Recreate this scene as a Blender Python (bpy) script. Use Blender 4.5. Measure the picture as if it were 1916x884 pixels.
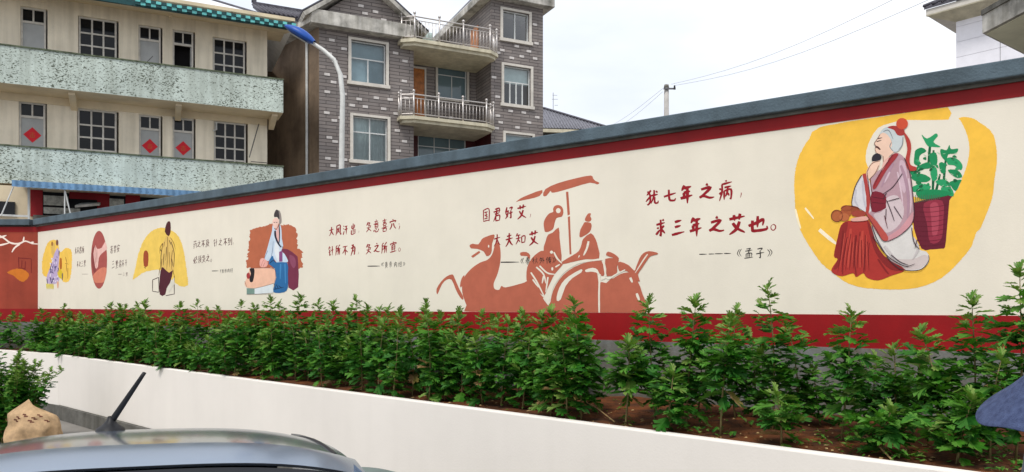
import bpy, bmesh, math, random
from mathutils import Vector, Matrix, noise
from mathutils.geometry import tessellate_polygon
for o in list(bpy.data.objects): bpy.data.objects.remove(o, do_unlink=True)
scn = bpy.context.scene
# ------------------------------------------------------------------ camera
H, FP, CX, HY = 2.25, 1400.0, 958.0, 571.0      # eye height (m), focal length / centre / horizon in photo pixels
cd = bpy.data.cameras.new('camera'); cam = bpy.data.objects.new('camera', cd)
scn.collection.objects.link(cam); scn.camera = cam
cam.location = (0, 0, H); cam.rotation_euler = (math.pi/2, 0, 0)
cd.sensor_fit = 'HORIZONTAL'; cd.sensor_width = 36; cd.lens = 36*FP/1916
cd.shift_y = (HY-442)/1916; cd.clip_start = .05; cd.clip_end = 3000
# ------------------------------------------------------------------ sky, sun, exposure
SUN_EL, SUN_AZ = math.radians(58), math.radians(200)     # azimuth clockwise from +Y
w = bpy.data.worlds.new('World'); scn.world = w; w.use_nodes = True
nt = w.node_tree; nt.nodes.clear()
def N(t, typ, **k):
    n = t.nodes.new(typ)
    for a, b in k.items(): setattr(n, a, b)
    return n
sky = N(nt, 'ShaderNodeTexSky', sky_type='NISHITA'); sky.sun_disc = False
sky.sun_elevation = SUN_EL; sky.sun_rotation = SUN_AZ; sky.dust_density = 3
tc = N(nt, 'ShaderNodeTexCoord'); ns = N(nt, 'ShaderNodeTexNoise'); ns.inputs['Scale'].default_value = 3.0; ns.inputs['Detail'].default_value = 6
mp = N(nt, 'ShaderNodeMapping'); mp.inputs['Scale'].default_value = (1, 1, 3)
cr = N(nt, 'ShaderNodeValToRGB')
cr.color_ramp.elements[0].position = .3; cr.color_ramp.elements[0].color = (6.1, 6.5, 7.2, 1)
cr.color_ramp.elements[1].position = .7; cr.color_ramp.elements[1].color = (8.0, 8.2, 8.5, 1)
mx = N(nt, 'ShaderNodeMix', data_type='RGBA'); mx.inputs[0].default_value = .93
bg = N(nt, 'ShaderNodeBackground'); bg.inputs['Strength'].default_value = .11
ow = N(nt, 'ShaderNodeOutputWorld'); L = nt.links.new
L(tc.outputs['Generated'], mp.inputs[0]); L(mp.outputs[0], ns.inputs['Vector']); L(ns.outputs['Fac'], cr.inputs[0])
L(sky.outputs[0], mx.inputs[6]); L(cr.outputs[0], mx.inputs[7]); L(mx.outputs[2], bg.inputs[0]); L(bg.outputs[0], ow.inputs[0])
sd = bpy.data.lights.new('sun', 'SUN'); sd.energy = 1.7; sd.angle = math.radians(14); sd.color = (1, .96, .9)
so = bpy.data.objects.new('sun', sd); scn.collection.objects.link(so)
so.rotation_euler = Vector((math.sin(SUN_AZ)*math.cos(SUN_EL), math.cos(SUN_AZ)*math.cos(SUN_EL), math.sin(SUN_EL))).to_track_quat('Z', 'Y').to_euler()
scn.render.engine = 'CYCLES'
scn.view_settings.view_transform = 'Standard'; scn.view_settings.look = 'None'
scn.view_settings.exposure = .48; scn.view_settings.gamma = 1; scn.view_settings.use_curve_mapping = False
# ------------------------------------------------------------------ helpers
COL = scn.collection
rnd = random.Random(7)
def lin(r, g, b, k=1.0):
    f = lambda c: (c/255/12.92 if c/255 <= .04045 else ((c/255+.055)/1.055)**2.4)*k
    return (f(r), f(g), f(b))
class MB:
    def __init__(s): s.v, s.f = [], []
    def quad(s, *p):
        n = len(s.v); s.v += [tuple(q) for q in p]; s.f.append(tuple(range(n, n+len(p)))); return s
    def box(s, x0, x1, y0, y1, z0, z1):
        n = len(s.v)
        s.v += [(x, y, z) for z in (z0, z1) for y in (y0, y1) for x in (x0, x1)]
        s.f += [tuple(n+i for i in q) for q in ((0,2,3,1),(4,5,7,6),(0,1,5,4),(2,6,7,3),(0,4,6,2),(1,3,7,5))]; return s
    def prism(s, pts, d):       # convex/concave base polygon pts (3d list) extruded along vector d
        n, k = len(s.v), len(pts); d = Vector(d)
        s.v += [tuple(p) for p in pts]+[tuple(Vector(p)+d) for p in pts]
        s.f += [tuple(range(n, n+k))[::-1], tuple(range(n+k, n+2*k))]
        s.f += [(n+i, n+(i+1) % k, n+k+(i+1) % k, n+k+i) for i in range(k)]; return s
    def tube(s, pts, rad, seg=8, cap=True):
        pts = [Vector(p) for p in pts]; n0 = len(s.v)
        for i, p in enumerate(pts):
            t = (pts[min(i+1, len(pts)-1)]-pts[max(i-1, 0)]).normalized()
            a = t.orthogonal().normalized() if abs(t.z) > .95 else t.cross(Vector((0, 0, 1))).normalized()
            b = t.cross(a); r = rad[i] if isinstance(rad, (list, tuple)) else rad
            s.v += [tuple(p+a*math.cos(2*math.pi*j/seg)*r+b*math.sin(2*math.pi*j/seg)*r) for j in range(seg)]
        for i in range(len(pts)-1):
            for j in range(seg):
                k = n0+i*seg; s.f.append((k+j, k+(j+1) % seg, k+seg+(j+1) % seg, k+seg+j))
        if cap:
            s.f.append(tuple(range(n0, n0+seg))[::-1]); k = n0+(len(pts)-1)*seg; s.f.append(tuple(range(k, k+seg)))
        return s
    def lathe(s, prof, seg=16, c=(0, 0, 0)):
        n0 = len(s.v)
        for r, z in prof: s.v += [(c[0]+r*math.cos(2*math.pi*j/seg), c[1]+r*math.sin(2*math.pi*j/seg), c[2]+z) for j in range(seg)]
        for i in range(len(prof)-1):
            for j in range(seg):
                k = n0+i*seg; s.f.append((k+j, k+(j+1) % seg, k+seg+(j+1) % seg, k+seg+j))
        return s
    def grid(s, nu, nv, fn):
        n0 = len(s.v)
        for i in range(nu+1):
            for j in range(nv+1): s.v.append(tuple(fn(i/nu, j/nv)))
        for i in range(nu):
            for j in range(nv):
                k = n0+i*(nv+1)+j; s.f.append((k, k+nv+1, k+nv+2, k+1))
        return s
    def mesh(s, name, mat, smooth=False):
        me = bpy.data.meshes.new(name); me.from_pydata(s.v, [], s.f)
        bm = bmesh.new(); bm.from_mesh(me); bmesh.ops.recalc_face_normals(bm, faces=bm.faces); bm.to_mesh(me); bm.free()
        me.materials.append(mat)
        if smooth: me.polygons.foreach_set('use_smooth', [True]*len(me.polygons))
        return me
    def build(s, name, mat, parent=None, smooth=False, bevel=0):
        return link(name, s.mesh(name, mat, smooth), parent, bevel)
def link(name, me, parent=None, bevel=0):
    o = bpy.data.objects.new(name, me); COL.objects.link(o); o.parent = parent
    if bevel:
        b = o.modifiers.new('bevel', 'BEVEL'); b.width = bevel; b.segments = 2; b.limit_method = 'ANGLE'
    return o
def thing(name, label, cat, loc=(0, 0, 0), rz=0, group=None):
    o = bpy.data.objects.new(name, None); COL.objects.link(o); o.location = loc; o.rotation_euler = (0, 0, rz)
    o.empty_display_size = .2
    return tag(o, label, cat, group)
def tag(o, label, cat, group=None):
    o['label'] = label; o['category'] = cat
    if group: o['group'] = group
    return o
def box(name, mat, parent, x0, x1, y0, y1, z0, z1, bevel=0): return MB().box(x0, x1, y0, y1, z0, z1).build(name, mat, parent, bevel=bevel)
class Fac:      # a vertical facade: local x along it to the right, y away from the viewer, z up
    def __init__(s, ox, oy, ang): s.o = (ox, oy); s.a = ang; s.c, s.s = math.cos(ang), math.sin(ang)
    def hit(s, px, py, d=0):
        u = (px-CX)/FP; t = (d+(-s.s*s.o[0]+s.c*s.o[1]))/(-s.s*u+s.c)
        X, Y = t*u-s.o[0], t-s.o[1]
        return (s.c*X+s.s*Y, H+(HY-py)/FP*t)
    def x(s, px, d=0): return s.hit(px, 0, d)[0]
    def z(s, px, py, d=0): return s.hit(px, py, d)[1]
    def world(s, x, y): return (s.o[0]+s.c*x-s.s*y, s.o[1]+s.s*x+s.c*y)
    def local(s, X, Y): X -= s.o[0]; Y -= s.o[1]; return (s.c*X+s.s*Y, -s.s*X+s.c*Y)
def at(px, py, Y): return Vector(((px-CX)/FP*Y, Y, H+(HY-py)/FP*Y))
# ------------------------------------------------------------------ materials (procedural, world-space)
def M(name, col, rough=.8, var=.12, scale=3., bump=.0, bscale=60, metal=0, spec=.3, streak=0., coat=0, tint=None, local=False):
    m = bpy.data.materials.new(name); m.use_nodes = True; t = m.node_tree; P = t.nodes['Principled BSDF']; lk = t.links.new
    P.inputs['Roughness'].default_value = rough; P.inputs['Metallic'].default_value = metal
    P.inputs['Specular IOR Level'].default_value = spec; P.inputs['Coat Weight'].default_value = coat; P.inputs['Coat Roughness'].default_value = .1
    if local: pos = N(t, 'ShaderNodeTexCoord').outputs['Object']
    else: pos = N(t, 'ShaderNodeNewGeometry').outputs['Position']
    n1 = N(t, 'ShaderNodeTexNoise'); n1.inputs['Scale'].default_value = scale; n1.inputs['Detail'].default_value = 7; n1.inputs['Roughness'].default_value = .65
    lk(pos, n1.inputs['Vector'])
    r = N(t, 'ShaderNodeValToRGB'); tt = tint or tuple(c*(1-2*var) for c in col)
    r.color_ramp.elements[0].position = .3; r.color_ramp.elements[0].color = (*tt, 1)
    r.color_ramp.elements[1].position = .62; r.color_ramp.elements[1].color = (*[min(1, c*(1+var*.5)) for c in col], 1)
    lk(n1.outputs['Fac'], r.inputs[0]); out = r.outputs[0]
    if streak:
        mpn = N(t, 'ShaderNodeMapping'); mpn.inputs['Scale'].default_value = (5, 5, .35); lk(pos, mpn.inputs[0])
        n2 = N(t, 'ShaderNodeTexNoise'); n2.inputs['Scale'].default_value = 1.; n2.inputs['Detail'].default_value = 6; lk(mpn.outputs[0], n2.inputs['Vector'])
        r2 = N(t, 'ShaderNodeValToRGB'); r2.color_ramp.elements[0].position = .35; r2.color_ramp.elements[0].color = (1-streak, 1-streak*1.02, 1-streak*1.1, 1)
        r2.color_ramp.elements[1].position = .6; r2.color_ramp.elements[1].color = (1, 1, 1, 1); lk(n2.outputs['Fac'], r2.inputs[0])
        mm = N(t, 'ShaderNodeMix', data_type='RGBA', blend_type='MULTIPLY'); mm.inputs[0].default_value = 1
        lk(out, mm.inputs[6]); lk(r2.outputs[0], mm.inputs[7]); out = mm.outputs[2]
    lk(out, P.inputs['Base Color'])
    if bump:
        n3 = N(t, 'ShaderNodeTexNoise'); n3.inputs['Scale'].default_value = bscale; n3.inputs['Detail'].default_value = 5; lk(pos, n3.inputs['Vector'])
        b = N(t, 'ShaderNodeBump'); b.inputs['Strength'].default_value = bump; b.inputs['Distance'].default_value = .01
        lk(n3.outputs['Fac'], b.inputs['Height']); lk(b.outputs[0], P.inputs['Normal'])
    m['pos'] = 0
    return m
_pm = {}
def paint(r, g, b, var=.055):
    k = (r, g, b)
    if k == CREAM: return m_cream
    if k not in _pm: _pm[k] = M('paint_%d_%d_%d' % k, lin(r, g, b, 1.12), .78, var, 7, .07, 120)
    return _pm[k]
def glass(name, col, rough=.06): return M(name, col, rough, .1, .7, 0, spec=.6)
# ------------------------------------------------------------------ main materials
CREAM = (217, 209, 193)
m_cream = M('cream_wall_paint', lin(*CREAM, 1.14), .7, .03, 1.2, .10, 70, streak=.02)
m_red = M('dark_red_paint', lin(142, 4, 10, 1.05), .55, .1, 1.5, .12, 80, streak=.08)
m_terra = M('terracotta_paint', lin(150, 62, 44, 1.1), .75, .12, 1.2, .12, 80, streak=.12)
m_cope = M('grey_coping_render', lin(92, 108, 118, .85), .8, .18, 2.2, .6, 50, streak=.2)
m_plinth = M('grey_cement_plinth', lin(116, 118, 116), .85, .2, 2.5, .5, 40, streak=.25, tint=lin(104, 96, 84))
m_planter = M('white_planter_paint', lin(216, 210, 202, 1.15), .7, .03, .5, .12, 60, streak=.018)
m_cement = M('stained_cement', lin(112, 110, 104), .9, .25, 2, .6, 30, streak=.3)
m_soil = M('brown_soil', lin(96, 52, 20), .95, .35, 4, 1, 25, tint=lin(26, 18, 11))
m_ground = M('concrete_yard', lin(128, 124, 118), .9, .15, .8, .4, 30)
m_lb = M('aged_cream_render', lin(226, 216, 196, 1.05), .85, .08, .8, .4, 30, streak=.16)
m_lbs = M('cream_soffit', lin(214, 198, 168), .85, .12, .8, .3, 30)
m_white = M('white_frame_paint', lin(206, 208, 206), .5, .08, 4)
m_greydoor = M('grey_door_paint', lin(164, 166, 166), .6, .08, 2, .2, 40)
m_winframe = M('aged_window_frame', lin(200, 196, 188), .6, .12, 5)
m_dark = M('unlit_interior_black', (.012, .011, .012), .9, .2)  # near-black colour stands for unlit interiors
m_dglass = M('dark_glass', (.010, .011, .013), .08, .2, .7, spec=.22)
m_bglass = glass('blue_grey_glass', lin(96, 116, 122))
m_paper = M('red_paper', lin(205, 34, 48), .7, .06, 6)
m_gold = M('gold_ink', lin(190, 90, 50), .6, .05)
m_conc = M('stained_white_concrete', lin(196, 192, 184), .85, .28, 1.3, .5, 25, streak=.3, tint=lin(124, 122, 116))
m_brownwall = M('weathered_brown_render', lin(134, 116, 98), .9, .3, .5, .5, 20, tint=lin(92, 78, 66), streak=.12)
m_trim = M('cream_stone_trim', lin(206, 200, 190), .7, .1, 3)
m_slab = M('cream_slab_paint', lin(204, 196, 172), .7, .12, 2, streak=.15)
m_accent = M('pale_accent_brick', lin(206, 200, 196), .7, .12, 6)
m_tile = M('dark_roof_tile', lin(84, 82, 90), .7, .3, 6, .4, 20)
m_tile2 = M('grey_roof_tile', lin(122, 122, 130), .7, .3, 8, .4, 20)
m_steel = M('stainless_rail', lin(196, 190, 186), .35, .06, 8, metal=.5)
m_wood = M('varnished_wood', lin(176, 108, 52), .4, .25, 5)
m_maroon = M('maroon_tile', lin(74, 24, 26), .5, .2, 3)
m_lamp = M('white_galvanised', lin(206, 206, 202), .5, .1, 6, metal=.1)
m_blue = M('blue_lamp_shell', lin(30, 78, 160), .4, .08, 8)
m_bluesheet = M('blue_steel_sheet', lin(112, 152, 190), .5, .15, 1.5, streak=.2)
m_turq = M('turquoise_glaze', lin(104, 190, 188), .35, .15, 9)
m_turqd = M('dark_green_glaze', lin(26, 70, 72), .3, .2, 9)
m_black = M('black_plastic', (.012, .012, .014), .5, .1, 9)
m_rubber = M('tyre_rubber', (.02, .02, .02), .8, .1)
m_car = M('silver_blue_paint', lin(140, 154, 172), .2, .02, 2, metal=.8, spec=.5, coat=.5)
m_carglass = glass('car_glass', (.006, .007, .012), .03)
m_bin = M('grey_green_plastic', lin(108, 120, 116), .5, .1, 5)
m_denim = M('blue_denim', lin(74, 86, 120), .9, .14, 30, .7, 260, tint=lin(50, 60, 92))
m_skin = M('skin', lin(205, 160, 130), .55, .05, 9)
m_cloth = M('grey_shirt', lin(120, 124, 134), .9, .1, 20, .4, 200)
m_trouser = M('dark_trousers', lin(46, 48, 58), .9, .1, 20, .4, 200)
m_sack = M('woven_sack', lin(196, 164, 126), .85, .2, 6, 1, 120)
m_print = M('sack_print_ink', lin(96, 52, 40), .8, .15, 14)
m_stem = M('pale_stem', lin(128, 116, 74), .8, .2, 12)
m_wire = M('wire', (.12, .12, .13), .6)
# chipped mint pebble-dash with dark flakes
def mint():
    m = M('mint_pebble_dash', lin(196, 207, 198), .85, .12, .7, .9, 45, streak=.22); t = m.node_tree; P = t.nodes['Principled BSDF']; lk = t.links.new
    src = P.inputs['Base Color'].links[0].from_socket
    pos = N(t, 'ShaderNodeNewGeometry').outputs['Position']
    n = N(t, 'ShaderNodeTexNoise'); n.inputs['Scale'].default_value = 13; n.inputs['Detail'].default_value = 4; n.inputs['Roughness'].default_value = .62; n.inputs['Distortion'].default_value = .6
    mp = N(t, 'ShaderNodeMapping'); mp.inputs['Rotation'].default_value = (.3, .7, 0); mp.inputs['Scale'].default_value = (1.1, 1.1, 1.9); lk(pos, mp.inputs[0]); lk(mp.outputs[0], n.inputs['Vector'])
    big = N(t, 'ShaderNodeTexNoise'); big.inputs['Scale'].default_value = .8; lk(pos, big.inputs['Vector'])
    ad = N(t, 'ShaderNodeMath', operation='MULTIPLY_ADD'); ad.inputs[1].default_value = .2; lk(big.outputs['Fac'], ad.inputs[0]); lk(n.outputs['Fac'], ad.inputs[2])
    r = N(t, 'ShaderNodeValToRGB'); r.color_ramp.elements[0].position = .66; r.color_ramp.elements[0].color = (0, 0, 0, 1)
    r.color_ramp.elements[1].position = .69; r.color_ramp.elements[1].color = (1, 1, 1, 1); lk(ad.outputs[0], r.inputs[0])
    mx = N(t, 'ShaderNodeMix', data_type='RGBA'); lk(r.outputs[0], mx.inputs[0]); lk(src, mx.inputs[6]); mx.inputs[7].default_value = (*lin(84, 90, 78), 1)
    lk(mx.outputs[2], P.inputs['Base Color']); return m
m_mint = mint()
m_moss = M('mossy_parapet_edge', lin(96, 104, 84), .95, .35, 5, .8, 40, tint=lin(44, 50, 36))
def brickmat():
    m = bpy.data.materials.new('grey_brown_tile_brick'); m.use_nodes = True; t = m.node_tree; P = t.nodes['Principled BSDF']; lk = t.links.new
    P.inputs['Roughness'].default_value = .75
    tc = N(t, 'ShaderNodeTexCoord'); sx = N(t, 'ShaderNodeSeparateXYZ'); lk(tc.outputs['Object'], sx.inputs[0])
    ad = N(t, 'ShaderNodeMath', operation='ADD'); lk(sx.outputs[0], ad.inputs[0]); lk(sx.outputs[1], ad.inputs[1])
    cb = N(t, 'ShaderNodeCombineXYZ'); lk(ad.outputs[0], cb.inputs[0]); lk(sx.outputs[2], cb.inputs[1])
    b = N(t, 'ShaderNodeTexBrick'); b.inputs['Scale'].default_value = 1; b.inputs['Brick Width'].default_value = .9; b.inputs['Row Height'].default_value = .145
    b.inputs['Mortar Size'].default_value = .014; b.inputs['Mortar Smooth'].default_value = .3
    b.inputs['Color1'].default_value = (*lin(124, 117, 114), 1); b.inputs['Color2'].default_value = (*lin(142, 133, 128), 1); b.inputs['Mortar'].default_value = (*lin(78, 72, 70), 1)
    lk(cb.outputs[0], b.inputs['Vector'])
    n = N(t, 'ShaderNodeTexNoise'); n.inputs['Scale'].default_value = 1.1; n.inputs['Detail'].default_value = 6; lk(tc.outputs['Object'], n.inputs['Vector'])
    r = N(t, 'ShaderNodeValToRGB'); r.color_ramp.elements[0].color = (.72, .7, .7, 1); r.color_ramp.elements[0].position = .3; r.color_ramp.elements[1].position = .65; lk(n.outputs['Fac'], r.inputs[0])
    mm = N(t, 'ShaderNodeMix', data_type='RGBA', blend_type='MULTIPLY'); mm.inputs[0].default_value = 1; lk(b.outputs[0], mm.inputs[6]); lk(r.outputs[0], mm.inputs[7])
    lk(mm.outputs[2], P.inputs['Base Color'])
    bp = N(t, 'ShaderNodeBump'); bp.inputs['Distance'].default_value = .03; bp.inputs['Strength'].default_value = .6; bp.invert = True
    lk(b.outputs['Fac'], bp.inputs['Height']); lk(bp.outputs[0], P.inputs['Normal']); return m
m_brick = brickmat()
def leafmat(name, c1, c2, sp=.16, ro=.55):
    m = bpy.data.materials.new(name); m.use_nodes = True; t = m.node_tree; P = t.nodes['Principled BSDF']; lk = t.links.new
    P.inputs['Roughness'].default_value = ro; P.inputs['Specular IOR Level'].default_value = sp
    g = N(t, 'ShaderNodeNewGeometry'); n = N(t, 'ShaderNodeTexNoise'); n.inputs['Scale'].default_value = 9; n.inputs['Detail'].default_value = 3; lk(g.outputs['Position'], n.inputs['Vector'])
    r = N(t, 'ShaderNodeValToRGB'); r.color_ramp.elements[0].position = .35; r.color_ramp.elements[0].color = (*c1, 1); r.color_ramp.elements[1].position = .65; r.color_ramp.elements[1].color = (*c2, 1)
    lk(n.outputs['Fac'], r.inputs[0])
    mx = N(t, 'ShaderNodeMix', data_type='RGBA'); lk(g.outputs['Backfacing'], mx.inputs[0]); lk(r.outputs[0], mx.inputs[6]); mx.inputs[7].default_value = (c2[0]*1.4+.01, c2[1]*1.1+.01, c2[2]*1.4+.01, 1)
    lk(mx.outputs[2], P.inputs['Base Color'])
    tr = N(t, 'ShaderNodeBsdfTranslucent'); tr.inputs[0].default_value = (c2[0]*1.6, c2[1]*1.5, c2[2], 1)
    ms = N(t, 'ShaderNodeMixShader'); ms.inputs[0].default_value = .22; lk(P.outputs[0], ms.inputs[1]); lk(tr.outputs[0], ms.inputs[2])
    lk(ms.outputs[0], t.nodes['Material Output'].inputs[0]); return m
m_leaf = [leafmat('mature_leaf', (.006, .056, .006), (.022, .125, .009)), leafmat('mid_leaf', (.016, .10, .007), (.055, .20, .014)), leafmat('young_leaf', (.05, .155, .016), (.12, .24, .035)), leafmat('yellowed_leaf', (.16, .14, .03), (.22, .17, .06))]
# ------------------------------------------------------------------ ground
g = MB().quad((-900, -60, 0), (900, -60, 0), (900, 1500, 0), (-900, 1500, 0)).build('ground', m_ground); g['kind'] = 'structure'
# ------------------------------------------------------------------ mural wall
WA = math.atan2(-.598, .802)
W = Fac(.975, 8.44, WA)
xl = W.x(71); xr = 9.0
zc1, zc0, zb1, zb0, zr0 = W.z(1180, 231.5), W.z(1180, 256), W.z(1180, 282), W.z(1180, 586), W.z(1180, 638)
ZS = 1.24
wall = thing('boundary_wall', 'long cream wall with painted murals, red bands and grey coping', 'wall', (*W.o, 0), WA)
box('wall_panel', m_cream, wall, xl, xr, 0, .24, zb0, zb1)
box('red_band', m_red, wall, xl, xr, -.004, .24, zb1, zc0-.03)
box('red_band', m_red, wall, xl, xr, -.004, .24, zr0, zb0)
box('plinth', m_plinth, wall, xl, xr, -.012, .24, 0, zr0)
box('coping', m_cope, wall, xl-.03, xr, -.10, .34, zc0, zc1, .012)
box('coping_bed', m_cement, wall, xl, xr, -.03, .27, zc0-.03, zc0)
cw = W.world(xl, 0)
R = Fac(cw[0], cw[1], 0)
rw = thing('red_side_wall', 'terracotta side wall with white branch painting at far left corner', 'wall', (cw[0], cw[1], 0), 0)
box('wall_panel', m_terra, rw, -9, 0, 0, .24, zb0, zb1)
box('red_band', m_red, rw, -9, 0, -.004, .24, zb1, zc0-.03)
box('red_band', m_red, rw, -9, 0, -.004, .24, zr0, zb0)
box('plinth', m_plinth, rw, -9, 0, -.012, .24, 0, zr0)
box('coping', m_cope, rw, -9, -.14, -.10, .34, zc0, zc1-.003, .012)
# ------------------------------------------------------------------ painter on the walls
class Painter:
    def __init__(s, fac, root, ox, oy, sc, base=.0012, step=.0002): s.F, s.r, s.ox, s.oy, s.sc = fac, root, ox, oy, sc; s.d = 0
    LAY = []
    def layer(s, pts, pad=0):      # coats of paint: only as many as really overlap here
        xs = [s.ox+p[0]/s.sc for p in pts]; ys = [s.oy+p[1]/s.sc for p in pts]; pad /= s.sc
        b = (min(xs)-pad, max(xs)+pad, min(ys)-pad, max(ys)+pad); k = 0
        for f, c, n in Painter.LAY:
            if f is s.F and c[0] < b[1] and c[1] > b[0] and c[2] < b[3] and c[3] > b[2]: k = max(k, n)
        Painter.LAY.append((s.F, b, k+1)); s.d = .0006+.0003*(k+1)
    def P(s, x, y): 
        a, z = s.F.hit(s.ox+x/s.sc, s.oy+y/s.sc); return (a, max(z, zb0+.002))
    def poly(s, name, pts, col, smooth=2, rough=0, parent=None):
        if smooth:
            n = len(pts); q = []
            for i in range(n):
                p0, p1, p2, p3 = pts[i-1], pts[i], pts[(i+1) % n], pts[(i+2) % n]
                for k in range(smooth):
                    t = k/smooth
                    f = lambda a, b, c, d: .5*((2*b)+(c-a)*t+(2*a-5*b+4*c-d)*t*t+(3*b-a-3*c+d)*t**3)
                    q.append((f(p0[0], p1[0], p2[0], p3[0]), f(p0[1], p1[1], p2[1], p3[1])))
            pts = q
        if rough:
            q = []; n = len(pts)
            for i in range(n):
                a, b = pts[i], pts[(i+1) % n]; l = math.hypot(b[0]-a[0], b[1]-a[1]); k = max(1, int(l/max(2.5, rough)))
                for j in range(k): q.append((a[0]+(b[0]-a[0])*j/k+rnd.uniform(-rough, rough), a[1]+(b[1]-a[1])*j/k+rnd.uniform(-rough, rough)*.6))
            pts = q
        v = [s.P(*p) for p in pts]; s.layer(pts)
        v = [(a, -s.d, z) for a, z in v]
        tri = tessellate_polygon([[Vector(p) for p in v]])
        m = MB(); m.v = v; m.f = [tuple(t) for t in tri]
        me = bpy.data.meshes.new(name); me.from_pydata(m.v, [], m.f); me.materials.append(paint(*col))
        return link(name, me, parent or s.r)
    def stroke(s, name, lines, w, col, parent=None, taper=.45):
        s.layer([q_ for ln in lines for q_ in ln], w*.5); m = MB()
        for ln in lines:
            pts = ln
            if len(pts) > 2:
                q = []
                for i in range(len(pts)-1):
                    p0, p1, p2, p3 = pts[max(i-1, 0)], pts[i], pts[i+1], pts[min(i+2, len(pts)-1)]
                    for k in range(4):
                        t = k/4; f = lambda a, b, c, d: .5*((2*b)+(c-a)*t+(2*a-5*b+4*c-d)*t*t+(3*b-a-3*c+d)*t**3)
                        q.append((f(p0[0], p1[0], p2[0], p3[0]), f(p0[1], p1[1], p2[1], p3[1])))
                pts = q+[pts[-1]]
            else:
                (x0, y0), (x1, y1) = pts; pts = [(x0+(x1-x0)*k/3, y0+(y1-y0)*k/3) for k in range(4)]
            n = len(pts); L_, R_ = [], []
            for i, p in enumerate(pts):
                a, b = pts[max(i-1, 0)], pts[min(i+1, n-1)]; dx, dy = b[0]-a[0], b[1]-a[1]; l = math.hypot(dx, dy) or 1
                t = i/(n-1); ww = w*.5*(1-(1-taper)*abs(2*t-.7)**2.2/1.3**2.2)*rnd.uniform(.9, 1.1)
                L_.append(s.P(p[0]-dy/l*ww, p[1]+dx/l*ww)); R_.append(s.P(p[0]+dy/l*ww, p[1]-dx/l*ww))
            k0 = len(m.v)
            for (a, z), (b, y) in zip(L_, R_): m.v += [(a, -s.d, z), (b, -s.d, y)]
            m.f += [(k0+2*i, k0+2*i+1, k0+2*i+3, k0+2*i+2) for i in range(n-1)]
            s.d += .00002
        me = bpy.data.meshes.new(name); me.from_pydata(m.v, [], m.f); me.materials.append(paint(*col))
        return link(name, me, parent or s.r)
def ell(cx, cy, rx, ry, n=14): return [(cx+rx*math.cos(2*math.pi*i/n), cy+ry*math.sin(2*math.pi*i/n)) for i in range(n)]
CR = CREAM
# --- mural 1: seated robed man before a yellow disc
p = Painter(W, wall, 1480, 200, 2.455)
base = p.poly('seated_man_mural', [(138,92),(85,145),(45,210),(22,280),(15,350),(18,430),(22,490),(45,570),(90,650),(140,720),(190,760),(240,800),(310,828),(400,838),(500,840),(580,832),(660,805),(720,765),(780,705),(830,640),(850,580),(870,560),(895,500),(915,450),(930,390),(935,330),(945,270),(945,200),(930,130),(900,95),(870,75),(840,55),(800,47),(772,52),(768,70),(722,62),(722,3),(430,44)], (232,182,66), 2, 1.6)
base['label'] = 'yellow painted disc with seated robed man and potted plant'
q = lambda n, pts, c, s=3, r=0: p.poly(n, pts, c, s, r, base)
st = lambda n, ls, wd, c, t=.45: p.stroke(n, ls, wd, c, base, t)
q('painted_gap', [(400,98),(365,150),(346,205),(345,255),(372,300),(450,380),(600,420),(740,410),(785,330),(808,270),(820,200),(812,140),(790,85),(764,50),(722,60),(600,62),(520,62),(450,78)], CR, 2, 1)
st('painted_smear', [[(65,465),(85,490),(105,515)],[(20,470),(32,520),(45,560)]], 9, (240,225,190))  # smears of white paint on the yellow
st('painted_smear', [[(130,565),(165,595),(210,632)]], 18, (238,224,196))
q('painted_pot', [(566,440),(735,402),(728,430),(722,500),(715,580),(708,645),(690,652),(640,656),(600,652),(565,560),(560,470)], (98,24,42), 2)
q('painted_pot_light', [(610,445),(695,432),(700,520),(690,610),(640,625),(625,540)], (140,44,62))
q('painted_pot_light', [(640,450),(675,445),(680,520),(672,585),(650,590),(645,520)], (166,66,82))
st('painted_weave', [[(575,460+22*i),(650,462+22*i),(722-2*i,450+22*i)] for i in range(9)], 2.2, (92,20,38), .8)
GR, GD = (22,128,78), (12,86,52)
st('painted_stem', [[(600,420),(590,330),(582,230)],[(650,415),(655,300),(655,200)],[(632,260),(640,165)],[(700,405),(705,300),(715,215)],[(665,395),(685,310)],[(735,410),(725,350)]], 12, GD, .7)
for i, pl in enumerate([[(600,128),(620,145),(640,140),(665,123),(675,135),(655,163),(688,185),(650,185),(630,182),(612,155)],[(573,200),(600,188),(622,205),(592,225),(587,268),(566,262),(567,225)],
  [(688,195),(715,200),(728,176),(736,195),(768,193),(757,215),(722,220),(715,252),(690,225)],[(720,235),(760,238),(788,268),(780,292),(750,270),(720,265)],[(722,290),(765,292),(787,320),(765,328),(735,310)],
  [(730,345),(782,335),(775,355),(757,388),(735,365)],[(690,372),(735,372),(747,412),(700,397)],[(560,295),(590,270),(630,255),(645,280),(602,288)],[(553,320),(600,308),(642,330),(620,347),(570,342)],
  [(553,372),(600,353),(642,365),(625,387),(565,392)],[(638,218),(667,213),(672,260),(650,278),(638,250)],[(680,262),(702,258),(712,300),(690,304)],[(663,345),(700,333),(732,355),(700,368)],
  [(548,295),(575,300),(585,335),(560,325)],[(575,390),(640,380),(700,385),(740,400),(690,415),(600,425)],[(640,290),(668,280),(672,330),(650,340)]]):
    q('painted_leaf', pl, GR if i % 3 else (36,146,92), 3, .6)
rk = random.Random(9)
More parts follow.
